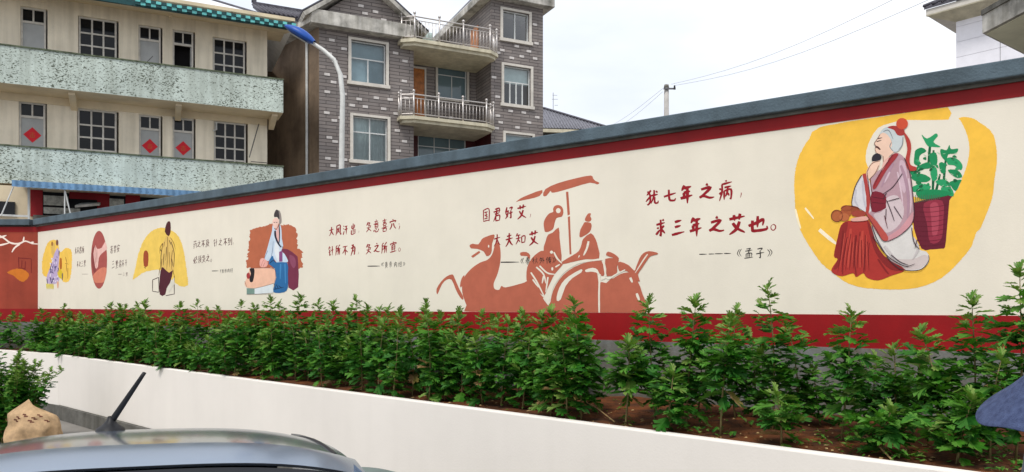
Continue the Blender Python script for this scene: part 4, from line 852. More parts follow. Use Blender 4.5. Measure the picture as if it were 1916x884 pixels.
# curtains behind real glass
m_cg = bpy.data.materials.new('clear_window_glass'); m_cg.use_nodes = True; t = m_cg.node_tree; t.nodes.clear()
g1, g2, ms, lw, oo = N(t, 'ShaderNodeBsdfTransparent'), N(t, 'ShaderNodeBsdfGlossy'), N(t, 'ShaderNodeMixShader'), N(t, 'ShaderNodeFresnel'), N(t, 'ShaderNodeOutputMaterial')
g1.inputs[0].default_value = (.72, .82, .84, 1); g2.inputs['Roughness'].default_value = .03; lw.inputs[0].default_value = 1.7
t.links.new(lw.outputs[0], ms.inputs[0]); t.links.new(g1.outputs[0], ms.inputs[1]); t.links.new(g2.outputs[0], ms.inputs[2]); t.links.new(ms.outputs[0], oo.inputs[0])
m_curt = M('pale_curtain', lin(206, 208, 204), .9, .1, 3); m_blind = M('blue_grey_blind', lin(186, 198, 204), .8, .08, 2); m_room = M('dim_room_sheet', (.03, .032, .036), .9, .2)
def house_window(x0, x1, z0, z1, kind, rows):
    fr = MB().box(x0, x0+.12, -.06, .02, z0, z1).box(x1-.12, x1, -.06, .02, z0, z1).box(x0+.12, x1-.12, -.06, .02, z1-.1, z1).box(x0-.05, x1+.05, -.1, .02, z0-.04, z0+.1)
    s = fr.build('window_surround', m_trim, bh)
    window(s, x0+.12, x1-.12, z0+.1, z1-.1, .14, 2, rows, m_white, m_cg, .05, .05)
    def cf(u, v):
        x = x0+.12+(x1-x0-.24)*u; return (x, .3+(.03*math.sin(x*34+2*math.sin(x*9)) if kind == 'curtain' else 0), z0+.1+(z1-z0-.2)*v)
    if kind == 'curtain': MB().grid(60, 2, cf).build('curtain', m_curt, s, True)
    elif kind == 'blind': MB().grid(2, 2, cf).build('blind', m_blind, s)
    else:
        MB().grid(2, 2, lambda u, v: (cf(u, v)[0], .9, cf(u, v)[2])).build('dim_room_sheet', m_room, s)  # flat backing sheet; the room's darkness is put into its colour
        if kind == 'half': MB().grid(2, 2, lambda u, v: (cf(u, v)[0], .28, z1-.1-(z1-z0-.2)*.42*v)).build('blind', m_curt, s)
two = [(.42, 1), (.62, 2)]
house_window(*wL[0], 'blind', two); house_window(*wL[1], 'curtain', [(.34, 2), (.66, 2)]); house_window(*wL[2], 'curtain', two)
house_window(*wR[0], 'room', [(1, 2)]); house_window(*wR[1], 'half', [(.4, 1), (.6, 4)]); house_window(*wR[2], 'blind', two)
# skewed left side wall with eave and pipe
sdv = Vector((-.686, .728)); c_, s_ = math.cos(-FA), math.sin(-FA); sl = Vector((c_*sdv.x-s_*sdv.y, s_*sdv.x+c_*sdv.y))
S1 = Vector((bx0, 0))+sl*9
MB().quad((bx0, 0, 0), (S1.x, S1.y, 0), (S1.x, S1.y, zcor+.2), (bx0, 0, zcor+.2)).build('side_wall', m_brownwall, bh)
nn = Vector((-abs(sl.y), -abs(sl.x)))
so_ = Vector((-.45, -.35))
ev = MB(); 
for z in (0,): ev.prism([(bx0-.4, -.5, zcor+.02), (bx0, 0.0, zcor+.02), (S1.x, S1.y, zcor+.02), (S1.x-.5, S1.y-.5, zcor+.02)], (0, 0, .42))
ev.build('side_eave', m_conc, bh)
pp_ = Vector((bx0, 0))+sl*.95; MB().tube([(pp_.x-.06, pp_.y-.08, 0), (pp_.x-.06, pp_.y-.08, zcor)], .055, 8).build('drain_pipe', m_white, bh)
# cornice, gable, roofs
cz0, cz1 = B.z(690, 70, -.5), B.z(690, 45, -.5)
box('cornice', m_conc, bh, bx0-.4, bx1-.02, -.5, 0, zcor-.02, zcor+.55, .02)
gx = B.x(684, -.1); gz = B.z(684, -26, -.1); gl, gr = bx0+.1, bx1+.05; gb = zcor+.55
MB().prism([(gl, -.1, gb), (gr, -.1, gb), (gx, -.1, gz)], (0, .2, 0)).build('gable', m_brick, bh)
def slope(name, p0, p1, dep, th, mat, parent, y0=-.55):
    a, b = Vector((p0[0], y0, p0[1])), Vector((p1[0], y0, p1[1])); nrm = (b-a).cross(Vector((0, 1, 0))).normalized()
    if nrm.z < 0: nrm = -nrm
    return MB().prism([a, b, b+nrm*th, a+nrm*th], (0, dep, 0)).build(name, mat, parent), nrm
def tiled(name, parent, p0, p1, dep, y0, mat, n):   # ribs of half-round tiles running down the slope, joined
    a, b = Vector((p0[0], y0, p0[1])), Vector((p1[0], y0, p1[1])); m = MB()
    for i in range(n+1):
        q = Vector((0, dep*i/n, 0)); m.tube([a+q, b+q], .055, 6)
    o = m.build(name, mat, parent, True); o['kind'] = 'stuff'; return o
for p0, p1 in (((gl-.75, gb-.35), (gx, gz+.05)), ((gr+.35, gb-.35), (gx, gz+.05))):
    s, nr = slope('roof_slope', p0, p1, 9, .16, m_conc, bh); q0 = (p0[0]+nr.x*.2, p0[1]+nr.z*.2); q1 = (p1[0]+nr.x*.2, p1[1]+nr.z*.2)
    tiled('roof_tiles', s, q0, q1, 9, -.5, m_tile, 40)
# cross wing roof at left: slope faces the camera
wx0, wx1 = B.x(473, 4.2), B.x(580, 4.2); wz1 = B.z(473, 10, 4.2); wz0 = zcor+.4
cwm = MB().prism([(wx0, 4.2, wz1), (wx1+2, 4.2, wz1), (wx1+2, .3, wz0), (wx0, .6, wz0)], (0, 0, -.12)).build('wing_roof', m_tile, bh)
tb = MB(); 
for i in range(26):
    xx = wx0+(wx1+2-wx0)*i/25; tb.tube([(xx, 4.2, wz1+.03), (xx, .45, wz0+.03)], .055, 6)
o = tb.build('wing_tiles', m_tile, cwm, True); o['kind'] = 'stuff'
MB().box(wx0, wx1+2, 4.1, 4.3, wz1, wz1+.14).box(wx0-.05, wx0+.15, 4.1, 4.3, wz1+.14, wz1+.4).build('ridge', m_tile, cwm)
# recess, slabs, rails
zs3 = B.z(850, 222, -1.0); zs4 = B.z(850, 80, -1.0)
def recess_wall(z0, z1, holes): return wall_holes(bx1-.02, bx2+.02, z0, z1, holes, RC_, .2)
rw_ = (B.x(815, RC_), B.x(877, RC_), B.z(815, 186, RC_), B.z(815, 108, RC_)); dr = (B.x(768, RC_), B.x(797, RC_), zs3+.1, B.z(797, 128, RC_))
lwn = (B.x(782, RC_), B.x(872, RC_), B.z(782, 330, RC_), B.z(782, 246, RC_))
wall_holes(bx1-.6, bx2, zs3, zs4+.1, [(rw_[0]+.1, rw_[1]-.1, rw_[2]+.1, rw_[3]-.1)], RC_, .2).build('recess_wall', m_brick, bh)
wall_holes(bx1-.6, bx2, 0, zs3, [lwn], RC_, .2).build('recess_wall', m_maroon, bh)
for z0, z1, mt in ((zs3, ztw, m_brick), (0, zs3, m_maroon)):
    MB().quad((bx2, 0, z0), (bx2, RC_ if z1 < ztw else 7, z0), (bx2, RC_ if z1 < ztw else 7, z1), (bx2, 0, z1)).build('recess_side', mt, bh)
MB().quad((bx1, 0, 0), (bx1, RC_, 0), (bx1, RC_, zcor), (bx1, 0, zcor)).build('recess_side', m_brick, bh)
MB().quad((bx3, 0, 0), (bx3, 7, 0), (bx3, 7, ztw), (bx3, 0, ztw)).build('side_wall', m_brownwall, bh)
sr = MB().box(rw_[0], rw_[0]+.1, RC_-.06, RC_+.02, rw_[2], rw_[3]).box(rw_[1]-.1, rw_[1], RC_-.06, RC_+.02, rw_[2], rw_[3]).box(rw_[0]+.1, rw_[1]-.1, RC_-.06, RC_+.02, rw_[3]-.1, rw_[3]).box(rw_[0]+.1, rw_[1]-.1, RC_-.06, RC_+.02, rw_[2], rw_[2]+.1).build('window_surround', m_trim, bh)
window(sr, rw_[0]+.1, rw_[1]-.1, rw_[2]+.1, rw_[3]-.1, RC_+.1, 2, [(.36, 1), (.64, 2)], m_white, m_bglass)
lw_ = window(bh, lwn[0], lwn[1], lwn[2], lwn[3], RC_+.1, 3, [(.3, 3), (.7, 3)], m_white, m_bglass)
dd = box('balcony_door', m_wood, bh, dr[0], dr[1]-.08, RC_-.03, RC_+.02, dr[2], dr[3]-.08); MB().box(dr[1]-.08, dr[1], RC_-.06, RC_+.02, dr[2], dr[3]).box(dr[0], dr[1]-.08, RC_-.06, RC_+.02, dr[3]-.08, dr[3]).build('door_frame', m_trim, dd)
for i in range(3): box('door_panel', m_wood, dd, dr[0]+.12, dr[1]-.2, RC_-.05, RC_-.03, dr[2]+.25+i*.62, dr[2]+.75+i*.62)
def balcony(z, xa, xb, proj, hr, nb):
    s = MB().prism([(xa, 0, z), (xa, -proj*.55, z), (xa+.5, -proj, z), (xb-.5, -proj, z), (xb, -proj*.55, z), (xb, 0, z)], (0, 0, -.14)).build('balcony_slab', m_slab, bh)
    MB().prism([(xa+.12, 0, z-.141), (xa+.12, -proj*.5, z-.141), (xa+.55, -proj+.12, z-.141), (xb-.55, -proj+.12, z-.141), (xb-.12, -proj*.5, z-.141), (xb-.12, 0, z-.141)], (0, 0, -.13)).build('slab_moulding', m_slab, s)
    MB().prism([(xa+.1, 0, z-.26), (xa+.1, RC_-.01, z-.26), (xb-.1, RC_-.01, z-.26), (xb-.1, 0, z-.26)], (0, 0, .255)).build('slab_ceiling', m_slab, s)
    pth = [(xa+.06, -proj*.5), (xa+.53, -proj+.07), (xb-.53, -proj+.07), (xb-.06, -proj*.5), (xb-.06, -.05)]
    if xa < bx1-.05: pth = [(xa+.06, -.05)]+pth
    rl = MB()
    for zz in (z+hr, z+hr-.16, z+.1): rl.tube([(x, y, zz) for x, y in pth], .03 if zz > z+hr-.1 else .018, 6)
    r_ = rl.build('railing', m_steel, s)
    pm = MB().tube([(0, 0, 0), (0, 0, hr+.1)], .04, 8).lathe([(0, hr+.22), (.05, hr+.2), (.07, hr+.15), (.05, hr+.1), (0, hr+.08)], 8).mesh('post', m_steel, True)
    bm_ = MB().tube([(0, 0, .1), (0, 0, hr-.16)], .014, 6).mesh('baluster', m_steel, True)
    tot = 0; 
    for (xA, yA), (xB, yB) in zip(pth, pth[1:]):
        o = link('post', pm, r_); o.location = (xA, yA, z); l = math.hypot(xB-xA, yB-yA); k = max(1, int(l/.155))
        for i in range(1, k):
            if l > 2 and i in (k//3, 2*k//3): o = link('post', pm, r_)
            else: o = link('baluster', bm_, r_)
            o.location = (xA+(xB-xA)*i/k, yA+(yB-yA)*i/k, z)
    o = link('post', pm, r_); o.location = (*pth[-1], z)
bxa, bxb = B.x(756, -1.0), B.x(936, -1.0)
balcony(zs3+.0, bxa, bxb, .75, .92, 20); balcony(zs4, B.x(757, -1.0), B.x(942, -1.0), .8, .95, 20)
# terrace floor, tower head and roof
box('terrace_floor', m_conc, bh, bx1, bx2-.01, RC_, 7, zs4-.2, zs4-.02)
box('terrace_back_wall', m_conc, bh, bx1, bx2-.01, 5.0, 5.2, zs4, zs4+1.0)
dt = box('terrace_door', m_wood, bh, bx2-.04, bx2-.001, 1.5, 2.4, zs4, zs4+1.95)
tz = ztw
box('tower_cornice', m_conc, bh, bx2-.45, bx3+.4, -.45, 7.3, tz, tz+.34, .02)
MB().quad((bx2-.45, -.45, tz+.34), (bx3+.4, -.45, tz+.34), ((bx2+bx3)/2, 3.4, tz+2.4)).quad((bx2-.45, -.45, tz+.34), (bx2-.45, 7.3, tz+.34), ((bx2+bx3)/2, 3.4, tz+2.4)).quad((bx3+.4, -.45, tz+.34), (bx3+.4, 7.3, tz+.34), ((bx2+bx3)/2, 3.4, tz+2.4)).build('tower_roof', m_tile, bh)
# pale accent bricks, each its own piece
ab = MB().box(-.115, .115, -.022, 0, -.055, .055).mesh('accent_brick', m_accent)
def accents(x0, x1, z0, z1, avoid, dx=.68, dz=.435, y=0, top=None):
    z = z0; rowi = 0
    while z < z1:
        x = x0+.2+(.34 if rowi % 2 else 0)
        while x < x1-.1:
            xx, zz = x+rnd.uniform(-.12, .12), round((z+rnd.choice((-.145, 0, 0, .145)))/.145)*.145+.072
            if not any(a-.16 < xx < b+.16 and c-.15 < zz < e+.1 for a, b, c, e in avoid) and (top is None or zz < top(xx)) and rnd.random() < .85:
                o = link('accent_brick', ab, bh); o.location = (xx, y, zz)
            x += dx
        z += dz; rowi += 1
accents(bx0+.1, bx1, 5.0, zcor-.15, wL); accents(bx2+.05, bx3, 5.0, ztw-.1, wR)
accents(gl+.3, gr, gb+.15, gz, [], y=-.1, top=lambda x: gb+(gz-gb)*min((x-gl)/(gx-gl), (gr-x)/(gr-gx))-.35)
accents(bx1, bx2, zs3+.3, zs4-.4, [rw_, dr], 1.0, .6, RC_)
tk = thing('water_tank', 'pale round water tank on the brick house roof terrace', 'tank', (*B.world(B.x(782, 1.2), 1.2), zs4), FA)
MB().tube([(-.7, 0, .75), (-.68, 0, .75), (.6, 0, .75), (.62, 0, .75)], [.25, .33, .33, .25], 18).build('tank_body', M('pale_green_steel', lin(180, 196, 190), .4, .06, 3), tk, True); MB().box(-.5, -.42, -.3, .3, 0, .6).box(.36, .44, -.3, .3, 0, .6).build('tank_stand', m_steel, tk)
# ------------------------------------------------------------------ street lamp behind the wall
lp = thing('street_lamp', 'white curved street lamp with a blue head behind the wall', 'street lamp', tuple(at(640, 571, 14)*Vector((1, 1, 0)) if False else (at(639, 571, 14).x, 14, 0)))
def LP(px, py): q = at(px, py, 14); return (q.x-at(639, 571, 14).x, 0, q.z)
MB().tube([(0, 0, 0), (0, 0, LP(639, 320)[2]), LP(640, 240), LP(641, 180), LP(637, 140), LP(625, 112), LP(605, 94), LP(585, 81), LP(575, 74)], [.075, .05, .048, .046, .044, .04, .037, .034, .032], 12).build('pole', m_lamp, lp, True)
MB().tube([(0, 0, 0), (0, 0, .3)], .14, 10).build('base_collar', m_lamp, lp)
a, b = Vector(LP(588, 82)), Vector(LP(534, 50)); ax = (b-a).normalized(); upv = Vector((-ax.z, 0, ax.x)) if ax.x < 0 else Vector((ax.z, 0, -ax.x))
if upv.z < 0: upv = -upv
def headf(u, v):
    t = u; wd = .17*math.sin(math.pi*min(1, max(0, .12+.82*t)))**.6; th = .125*math.sin(math.pi*min(1, .1+.85*t))**.7; an = v*2*math.pi
    cz_ = math.sin(an)*th; 
    if cz_ < 0: cz_ *= .45
    return tuple(a+(b-a)*t+Vector((0, 1, 0))*math.cos(an)*wd+upv*cz_)
MB().grid(14, 18, headf).build('lamp_head', m_blue, lp, True)
def lensf(u, v): 
    t = .22+.6*u; q = a+(b-a)*t+Vector((0, 1, 0))*(v-.5)*.15-upv*(.06); return tuple(q)
MB().grid(2, 2, lensf).build('lamp_lens', M('lamp_lens', lin(150, 156, 160), .3, .05), lp)
# ------------------------------------------------------------------ utility pole and wires
up_ = thing('utility_pole', 'grey concrete utility pole with crossarm above the wall', 'pole', (at(1247, 0, 30).x, 30, 0))
x0 = at(1247, 0, 30).x; zt = at(1247, 160, 30).z
MB().tube([(0, 0, 0), (0, 0, zt)], [.14, .095], 12).build('pole', M('pole_concrete', lin(176, 172, 168), .85, .12, 3), up_, True)
box('crossarm', m_wire, up_, -.14, .28, -.14, -.1, zt-.2, zt-.14); MB().tube([(.3, -.12, zt-.2), (.3, -.12, zt-.04)], [.05, .03], 8).build('insulator', m_black, up_); MB().lathe([(.11, -.1), (.09, .02), (0, .05)], 10, (0, 0, zt)).build('cap', m_cement, up_)
mw = bpy.data.materials.new('thin_wire'); mw.use_nodes = True; mw.node_tree.nodes['Principled BSDF'].inputs['Base Color'].default_value = (.5, .51, .55, 1)
for (pa, pb, lab) in [((1264, 160, 30), (1800, -28, 16), 'lower thin wire from the pole to the upper right'), ((1256, 158, 30.1), (1790, -60, 16.3), 'upper thin wire from the pole to the upper right'), ((1240, 166, 30), (1100, 250, 52), 'thin wire from the pole down to the left, upper'), ((1240, 172, 30), (1120, 250, 52), 'thin wire from the pole down to the left, lower')]:
    A_, B_ = at(*pa), at(*pb); pts = [A_.lerp(B_, i/10)-Vector((0, 0, .35*math.sin(math.pi*i/10))) for i in range(11)]
    tag(MB().tube(pts, .007, 5).build('overhead_wire', mw, None, True), lab, 'wire', 'overhead wires')
# ------------------------------------------------------------------ far house with grey hip roof
Y0 = 52; o0 = at(1030, 240, Y0)
fh = thing('grey_roof_house', 'far house with grey tiled hip roof right of the brick house', 'house', (o0.x, Y0, 0), .12)
Q = lambda px, py: at(px, py, Y0)-Vector((o0.x, Y0, 0))
e0, e1, r0, r1 = Q(960, 233), Q(1150, 240), Q(960, 208), Q(1036, 208.5)
r1.z = at(1036, 207.5, Y0+4.4).z
ezz = e1.z
MB().box(e0.x, e1.x-.7, .6, 7, 0, ezz-.1).build('wall', m_cement, fh)
hr_ = MB(); rib = MB(); hx = r1.x
A1, A2 = Vector((e0.x, 0, ezz)), Vector((e1.x, 0, ezz)); R1, R2 = Vector((e0.x, 4, r1.z)), Vector((hx, 4, r1.z))
ro = MB().quad(A1, A2, R2, R1).quad(A2, Vector((e1.x, 8, ezz)), R2).quad(Vector((e0.x, 8, ezz)), Vector((e1.x, 8, ezz)), R2, R1).build('roof', m_tile2, fh)
n = 34
for i in range(n+1):
    x = e0.x+(e1.x-e0.x)*i/n; t = 1 if x <= hx else (e1.x-x)/(e1.x-hx)
    if t > .03: rib.tube([(x, 0, ezz+.02), (x, 4*t, ezz+(r1.z-ezz)*t+.02)], .045, 5)
o = rib.build('roof_tiles', m_tile2, ro, True); o['kind'] = 'stuff'
MB().tube([R1, R2+Vector((0, 0, .08)), A2+Vector((0, 0, .08))], .1, 6).build('ridge', m_tile, ro)
MB().box(e0.x, e1.x, .02, .2, ezz-.28, ezz-.05).build('eave_board', m_slab, fh)
for k in range(4): window(fh, Q(1012, 0).x+k*1.5, Q(1012, 0).x+k*1.5+1.0, ezz-2.0, ezz-.7, .58, 2, [(1, 2)], m_winframe, m_dglass)
an = thing('tv_antenna', 'thin television aerial on the far grey roof', 'aerial', (o0.x+Q(1041, 0).x, Y0+4, r1.z))
MB().tube([(0, 0, -.1), (0, 0, 1.25)], .02, 5).build('mast', m_wire, an); MB().tube([(-.1, 0, .75), (.35, 0, .75)], .014, 5).tube([(-.05, 0, 1.05), (.3, 0, 1.05)], .014, 5).tube([(.1, 0, .3), (.35, 0, .3)], .014, 5).build('element', m_wire, an)
# ------------------------------------------------------------------ white tiled house and concrete canopy house at top right
T = Fac(at(1789, 0, 27).x, 27, math.radians(-50))
wh = thing('white_tiled_house', 'white tiled house with projecting eave at top right', 'house', (*T.o, 0), T.a)
tx1 = T.x(1930); zt = T.z(1789, 30)+.6
m_wt = M('white_wall_tile', lin(228, 226, 232, 1.1), .35, .04, 2, spec=.4)
box('core', m_cement, wh, .02, tx1, .03, 5, 0, zt)
zz = 4.0
pan = MB().box(0, 1.38, 0, .03, 0, .542).mesh('wall_tile', m_wt)
while zz < zt-.3:
    for k in range(3):
        o = link('wall_tile', pan, wh); o.location = (1.4*k, rnd.uniform(-.003, .003), zz)
    zz += .552
MB().quad((.0, .0, 0), (.0, 5, 0), (.0, 5, zt), (.0, .0, zt)).build('side_wall', m_wt, wh)
ez = T.z(1765, 22, -.6)
MB().box(-.75, tx1+1, -.7, 5.6, ez, ez+.2).build('eave', m_trim, wh); MB().prism([(-.75, -.7, ez-.001), (0, 0, ez-.25), (tx1+1, 0, ez-.25), (tx1+1, -.7, ez-.001)], (0, .01, -.04)).build('eave_cove', m_slab, wh)
MB().prism([(-.8, -.75, ez+.2), (tx1+1, -.75, ez+.2), (tx1+1, 2.5, ez+1.6), (-.8, 2.5, ez+1.6)], (0, 0, .1)).build('roof', m_tile, wh)
tb = MB()
for i in range(24): tb.tube([(-.78+i*.3, -.78, ez+.33), (-.78+i*.3, 2.5, ez+1.72)], .06, 6)
o = tb.build('roof_tiles', m_tile, wh, True); o['kind'] = 'stuff'
# concrete canopy
Yc = 15.0; C0 = at(1838, 63, Yc); ch = thing('concrete_canopy_house', 'grey stained concrete canopy of a house at top right edge', 'house', (C0.x, C0.y, 0))
d1 = Vector(((872-CX)/FP, 1)).normalized()*-1; d2 = Vector(((2850-CX)/FP, 1)).normalized()
P0 = Vector((0, 0)); P1 = P0+d1*4.2; P2 = P1+d2*7; P3 = P0+d2*7; z0 = C0.z
V3 = lambda p_, z: (p_.x, p_.y, z)
MB().prism([V3(q, z0) for q in (P0, P1, P2, P3)], (0, 0, .36)).build('canopy_slab', m_conc, ch)
ins = (P2+P0)/2
MB().prism([V3(q.lerp(ins, .03), z0+.05) for q in (P0, P1, P2, P3)], (0, 0, -.07)).build('soffit', M('pale_soffit', lin(226, 224, 200), .85, .1, 1), ch)
MB().prism([V3(q.lerp(ins, -.01), z0+.36) for q in (P0, P1, P2, P3)], (0, 0, .1)).build('roof_edge', m_cement, ch)
Wp = P0+d2*2.2+d1*-.0+Vector((.9, .2)); MB().prism([V3(P0+d2*1.3+d1*.5, 0), V3(P0+d2*1.3+d1*3.2, 0), V3(P0+d2*6.5+d1*3.2, 0), V3(P0+d2*6.5+d1*.5, 0)], (0, 0, z0-.03)).build('wall', m_cement, ch)
q = P0+d2*1.0+d1*1.0; MB().lathe([(.0, 0), (.16, 0), (.16, .06)], 14, (q.x, q.y, z0-.08)).build('soffit_hole_disc', m_black, ch)  # black disc stands for a dark round hole in the soffit
# ------------------------------------------------------------------ parked silver-blue vehicle, tail towards the camera
CY, CXX = 2.6, -1.36; yaw = math.radians(23)
car = thing('parked_car', 'silver-blue parked car with black roof aerial at lower left', 'car', (CXX, CY, 0), yaw); car.rotation_euler = (0, .035, yaw)
ZR = 1.70
def roofz(x, y): return ZR-.09*(abs(x)/.8)**3-.082*max(0, y-.3)**1.7
MB().grid(24, 24, lambda u, v: ((u-.5)*1.6, .29+1.75*v, roofz((u-.5)*1.6, .29+1.75*v))).build('roof', m_car, car, True)
def spf(u, v):
    x = (u-.5)*1.64*(1+.03*(1-v)); y = .06+.265*v+.09*(abs(u-.5)*2)**2.2*(1-v); zc = ZR+.008-.09*(abs(x)/.8)**3
    return (x, y, zc-.034*(1-v)**1.2)
sp_ = MB().grid(24, 10, spf).grid(24, 2, lambda u, v: (spf(u, 0)[0], spf(u, 0)[1]+.03*v, spf(u, 0)[2]-.016*v)).grid(24, 1, lambda u, v: (spf(u, 1)[0], spf(u, 1)[1], spf(u, 1)[2]-.03*v)).build('spoiler', m_car, car, True)
# side shoulders from the roof to the belt line, pillars and glass
def side(sg):
    return lambda u, v: (sg*(.80+.08*math.sin(v*math.pi/2)), .06+2.35*u+.55*v*(u-.0)*1.0-.02*v, (roofz(.8, .32+1.75*u)+.0)*(1-v)+1.02*v)
for sg in (1, -1):
    MB().grid(16, 8, side(sg)).build('side_panel', m_car, car, True)
    wf = side(sg); MB().grid(12, 5, lambda u, v: tuple(Vector(wf(.12+.8*u, .22+.7*v))+Vector((sg*.006, 0, 0)))).build('side_window', m_carglass, car, True)
    MB().tube([(sg*.74, .36+1.65*i/8, roofz(.74, .36+1.65*i/8)+.002) for i in range(9)], .008, 6).build('roof_moulding', m_black, car)
    MB().grid(6, 6, lambda u, v: (sg*(.55+.31*u), -.16-.06*math.sin(v*3)+.1*u*u, .75+.35*v)).build('tail_lamp', M('tail_lamp_red', (.4, .02, .02), .2, .05), car, True)
    MB().lathe([(.0, 0), (.08, .02), (.1, .1), (.06, .18), (0, .2)], 10, (sg*1.0, 2.2, 1.0)).build('door_mirror', m_car, car, True)
MB().grid(16, 8, lambda u, v: ((u-.5)*(1.62+.06*v), .085-.25*v+.09*(abs(u-.5)*2)**2, ZR-.046-.085*(abs(u-.5)*2)**2.6-.6*v)).build('rear_window', m_carglass, car, True)
MB().grid(16, 8, lambda u, v: ((u-.5)*(1.36+.12*v), 2.07+.75*v-.1*(abs(u-.5)*2)**2, roofz((u-.5)*1.4, 2.07)-.01-.52*v)).build('windscreen', m_carglass, car, True)
def lowf(u, v):      # lower body as a lofted shell
    secs = [(-.2, .70, .35, .98), (-.24, .84, .3, 1.03), (.3, .88, .26, 1.04), (1.2, .89, .25, 1.03), (2.4, .89, .25, 1.02), (3.2, .87, .26, .96), (3.9, .80, .3, .82), (4.05, .62, .38, .68)]
    f = u*(len(secs)-1); i = min(int(f), len(secs)-2); t = f-i; y, hw, zb, ztp = [secs[i][k]*(1-t)+secs[i+1][k]*t for k in range(4)]
    an = v*2*math.pi; cx_, cz_ = math.cos(an), math.sin(an); e = .38
    return (hw*math.copysign(abs(cx_)**e, cx_), y, (zb+ztp)/2+(ztp-zb)/2*math.copysign(abs(cz_)**e, cz_))
bd = MB().grid(28, 40, lowf); bd.f.append(tuple(range(41))[:40]); bd.f.append(tuple(28*41+i for i in range(40))); bd.build('body', m_car, car, True)
for sg in (1, -1):
    for y in (.62, 3.1):
        t_ = MB().lathe([(.2, -.11), (.31, -.11), (.33, -.07), (.33, .07), (.31, .11), (.2, .11)], 24).mesh('wheel', m_rubber, True); o = link('wheel', t_, car); o.location = (sg*.8, y, .33); o.rotation_euler = (0, math.pi/2, 0)
        rm = link('rim', MB().lathe([(0, .09), (.1, .1), (.19, .08), (.2, .1)], 20).mesh('rim', m_steel, True), o)
ay = 1.22; ax_ = -.20; az_ = roofz(ax_, ay)
an = MB().lathe([(.055, -.012), (.05, .012), (.03, .03), (.016, .05), (.011, .07)], 12).build('aerial_base', m_black, car, True); an.location = (ax_, ay, az_); an.scale = (1.25, 1.6, 1)
tip = Vector((.115, -.06, .25)); MB().tube([Vector((0, 0, .04))+tip*(i/10) for i in range(11)], [.014-.006*i/10 for i in range(11)], 8).build('aerial_rod', m_black, an, True).scale = (1, 1/1.5, 1)
# ------------------------------------------------------------------ wheeled bin beside the car
bc = at(668, 884, 5.5); bn = thing('wheeled_bin', 'rounded grey-green bin lid just right of the car', 'bin', (bc.x, 5.5, 0), -.3)
MB().prism([(-.24, -.28, .05), (.24, -.28, .05), (.24, .28, .05), (-.24, .28, .05)], (0, 0, .87)).build('bin_body', m_bin, bn, bevel=.04)
MB().grid(16, 16, lambda u, v: ((u-.5)*.62, (v-.5)*.7, .925+.115*(1-(2*u-1)**2)**.6*(1-(2*v-1)**2)**.6)).build('bin_lid', m_bin, bn, True)
for sg in (1, -1): link('bin_wheel', MB().tube([(sg*.25, .25, .1), (sg*.3, .25, .1)], .1, 14).mesh('bin_wheel', m_rubber), bn)
# ------------------------------------------------------------------ person in a denim sun hat at the right edge
hc = at(1994, 700, 3.0); pe = thing('person', 'person in a wide-brimmed blue denim sun hat at right edge', 'person', (hc.x, hc.y, .25), math.radians(80))
hc.z -= .25
stp = box('concrete_step', m_conc, None, 1.55, 4.2, 1.2, 3.5, 0, .25, .01); stp['kind'] = 'structure'
hz = hc.z
me = bpy.data.meshes.new('body')
J = [(0,0,.93),(0,0,1.15),(0,.0,1.36),(0,0,1.46),(0,-.02,1.55),(0,-.02,1.66),(.18,0,1.38),(.26,.02,1.1),(.25,-.08,.86),(-.18,0,1.38),(-.26,.02,1.1),(-.25,-.08,.86),(.1,0,.88),(.11,-.02,.48),(.11,.02,.08),(.12,-.14,.04),(-.1,0,.88),(-.11,-.02,.48),(-.11,.02,.08),(-.12,-.14,.04)]
dz = hz-.03-1.66
J = [(x, y, z+dz*min(1, z/1.66)) for x, y, z in J]
Ed = [(0,1),(1,2),(2,3),(3,4),(4,5),(2,6),(6,7),(7,8),(2,9),(9,10),(10,11),(0,12),(12,13),(13,14),(14,15),(0,16),(16,17),(17,18),(18,19)]
RR = [.15,.15,.16,.065,.085,.09,.06,.048,.034,.06,.048,.034,.095,.07,.05,.04,.095,.07,.05,.04]
me.from_pydata(J, Ed, []); me.materials.append(m_cloth); bo = link('body', me, pe)
bo.modifiers.new('skin', 'SKIN'); sv = me.skin_vertices[0].data
for i, r_ in enumerate(RR): sv[i].radius = (r_, r_*.8 if i < 3 else r_)
sv[0].use_root = True
s2 = bo.modifiers.new('sub', 'SUBSURF'); s2.levels = 2; s2.render_levels = 2
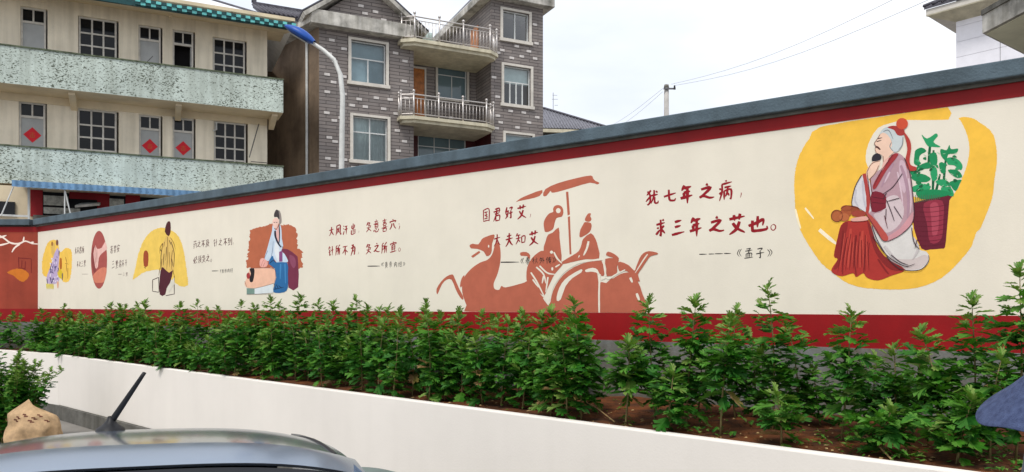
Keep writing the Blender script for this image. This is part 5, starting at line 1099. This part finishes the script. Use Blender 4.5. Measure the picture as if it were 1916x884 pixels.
MB().lathe([(0, .11), (.05, .1), (.085, .05), (.092, 0), (.085, -.06), (.06, -.11), (.03, -.135), (0, -.14)], 18, (0, -.02, hz-.05)).build('head', m_skin, pe, True)
for sx in (1, -1):
    for f_ in range(4): MB().tube([(sx*(.24+.018*(f_-1.5)), -.09, .84+dz*.5), (sx*(.24+.02*(f_-1.5)), -.12, .79+dz*.5), (sx*(.235+.02*(f_-1.5)), -.11, .755+dz*.5)], [.009, .009, .006], 6).build('finger', m_skin, pe, True)
    MB().tube([(sx*.21, -.1, .86+dz*.5), (sx*.185, -.13, .82+dz*.5)], [.011, .008], 6).build('thumb', m_skin, pe, True)
def hatf(u, v):
    th = u*2*math.pi; pr = [(.0, .17), (.07, .168), (.095, .15), (.105, .06), (.11, .0), (.15, -.045), (.22, -.12), (.30, -.195), (.305, -.205)]
    f = v*(len(pr)-1); i = min(int(f), len(pr)-2); t = f-i; r_ = pr[i][0]*(1-t)+pr[i+1][0]*t; z = pr[i][1]*(1-t)+pr[i+1][1]*t
    w_ = max(0, r_-.11)/.2; z += w_*(.02*math.sin(3*th+1.2)+.004*math.sin(7*th)+.02*math.cos(2*th)-.015)
    return (r_*math.cos(th)*1.0, r_*math.sin(th), z)
ht = MB().grid(56, 32, hatf).build('sun_hat', m_denim, pe, True); ht.location = (0, -.02, hz+.02); ht.rotation_euler = (.02, -.2, 0)
so2 = ht.modifiers.new('solid', 'SOLIDIFY'); so2.thickness = .004
rim = [hatf(i/56, .995) for i in range(57)]; MB().tube([(x*.96, y*.96, z+.010) for x, y, z in rim], .003, 5, False).build('brim_stitching', m_denim, ht, True)
m_patch = M('worn_denim_patch', lin(206, 200, 190), .9, .1, 40)
for u0, vv, du, dv in ((.47, .80, .016, .03), (.415, .86, .028, .02), (.36, .80, .006, .045)):
    MB().quad(*[tuple(Vector(hatf(u0+a*du, vv+b*dv))+Vector((0, 0, .008))) for a, b in ((0, .5), (.5, 0), (1, .5), (.5, 1))]).build('worn_patch', m_patch, ht)
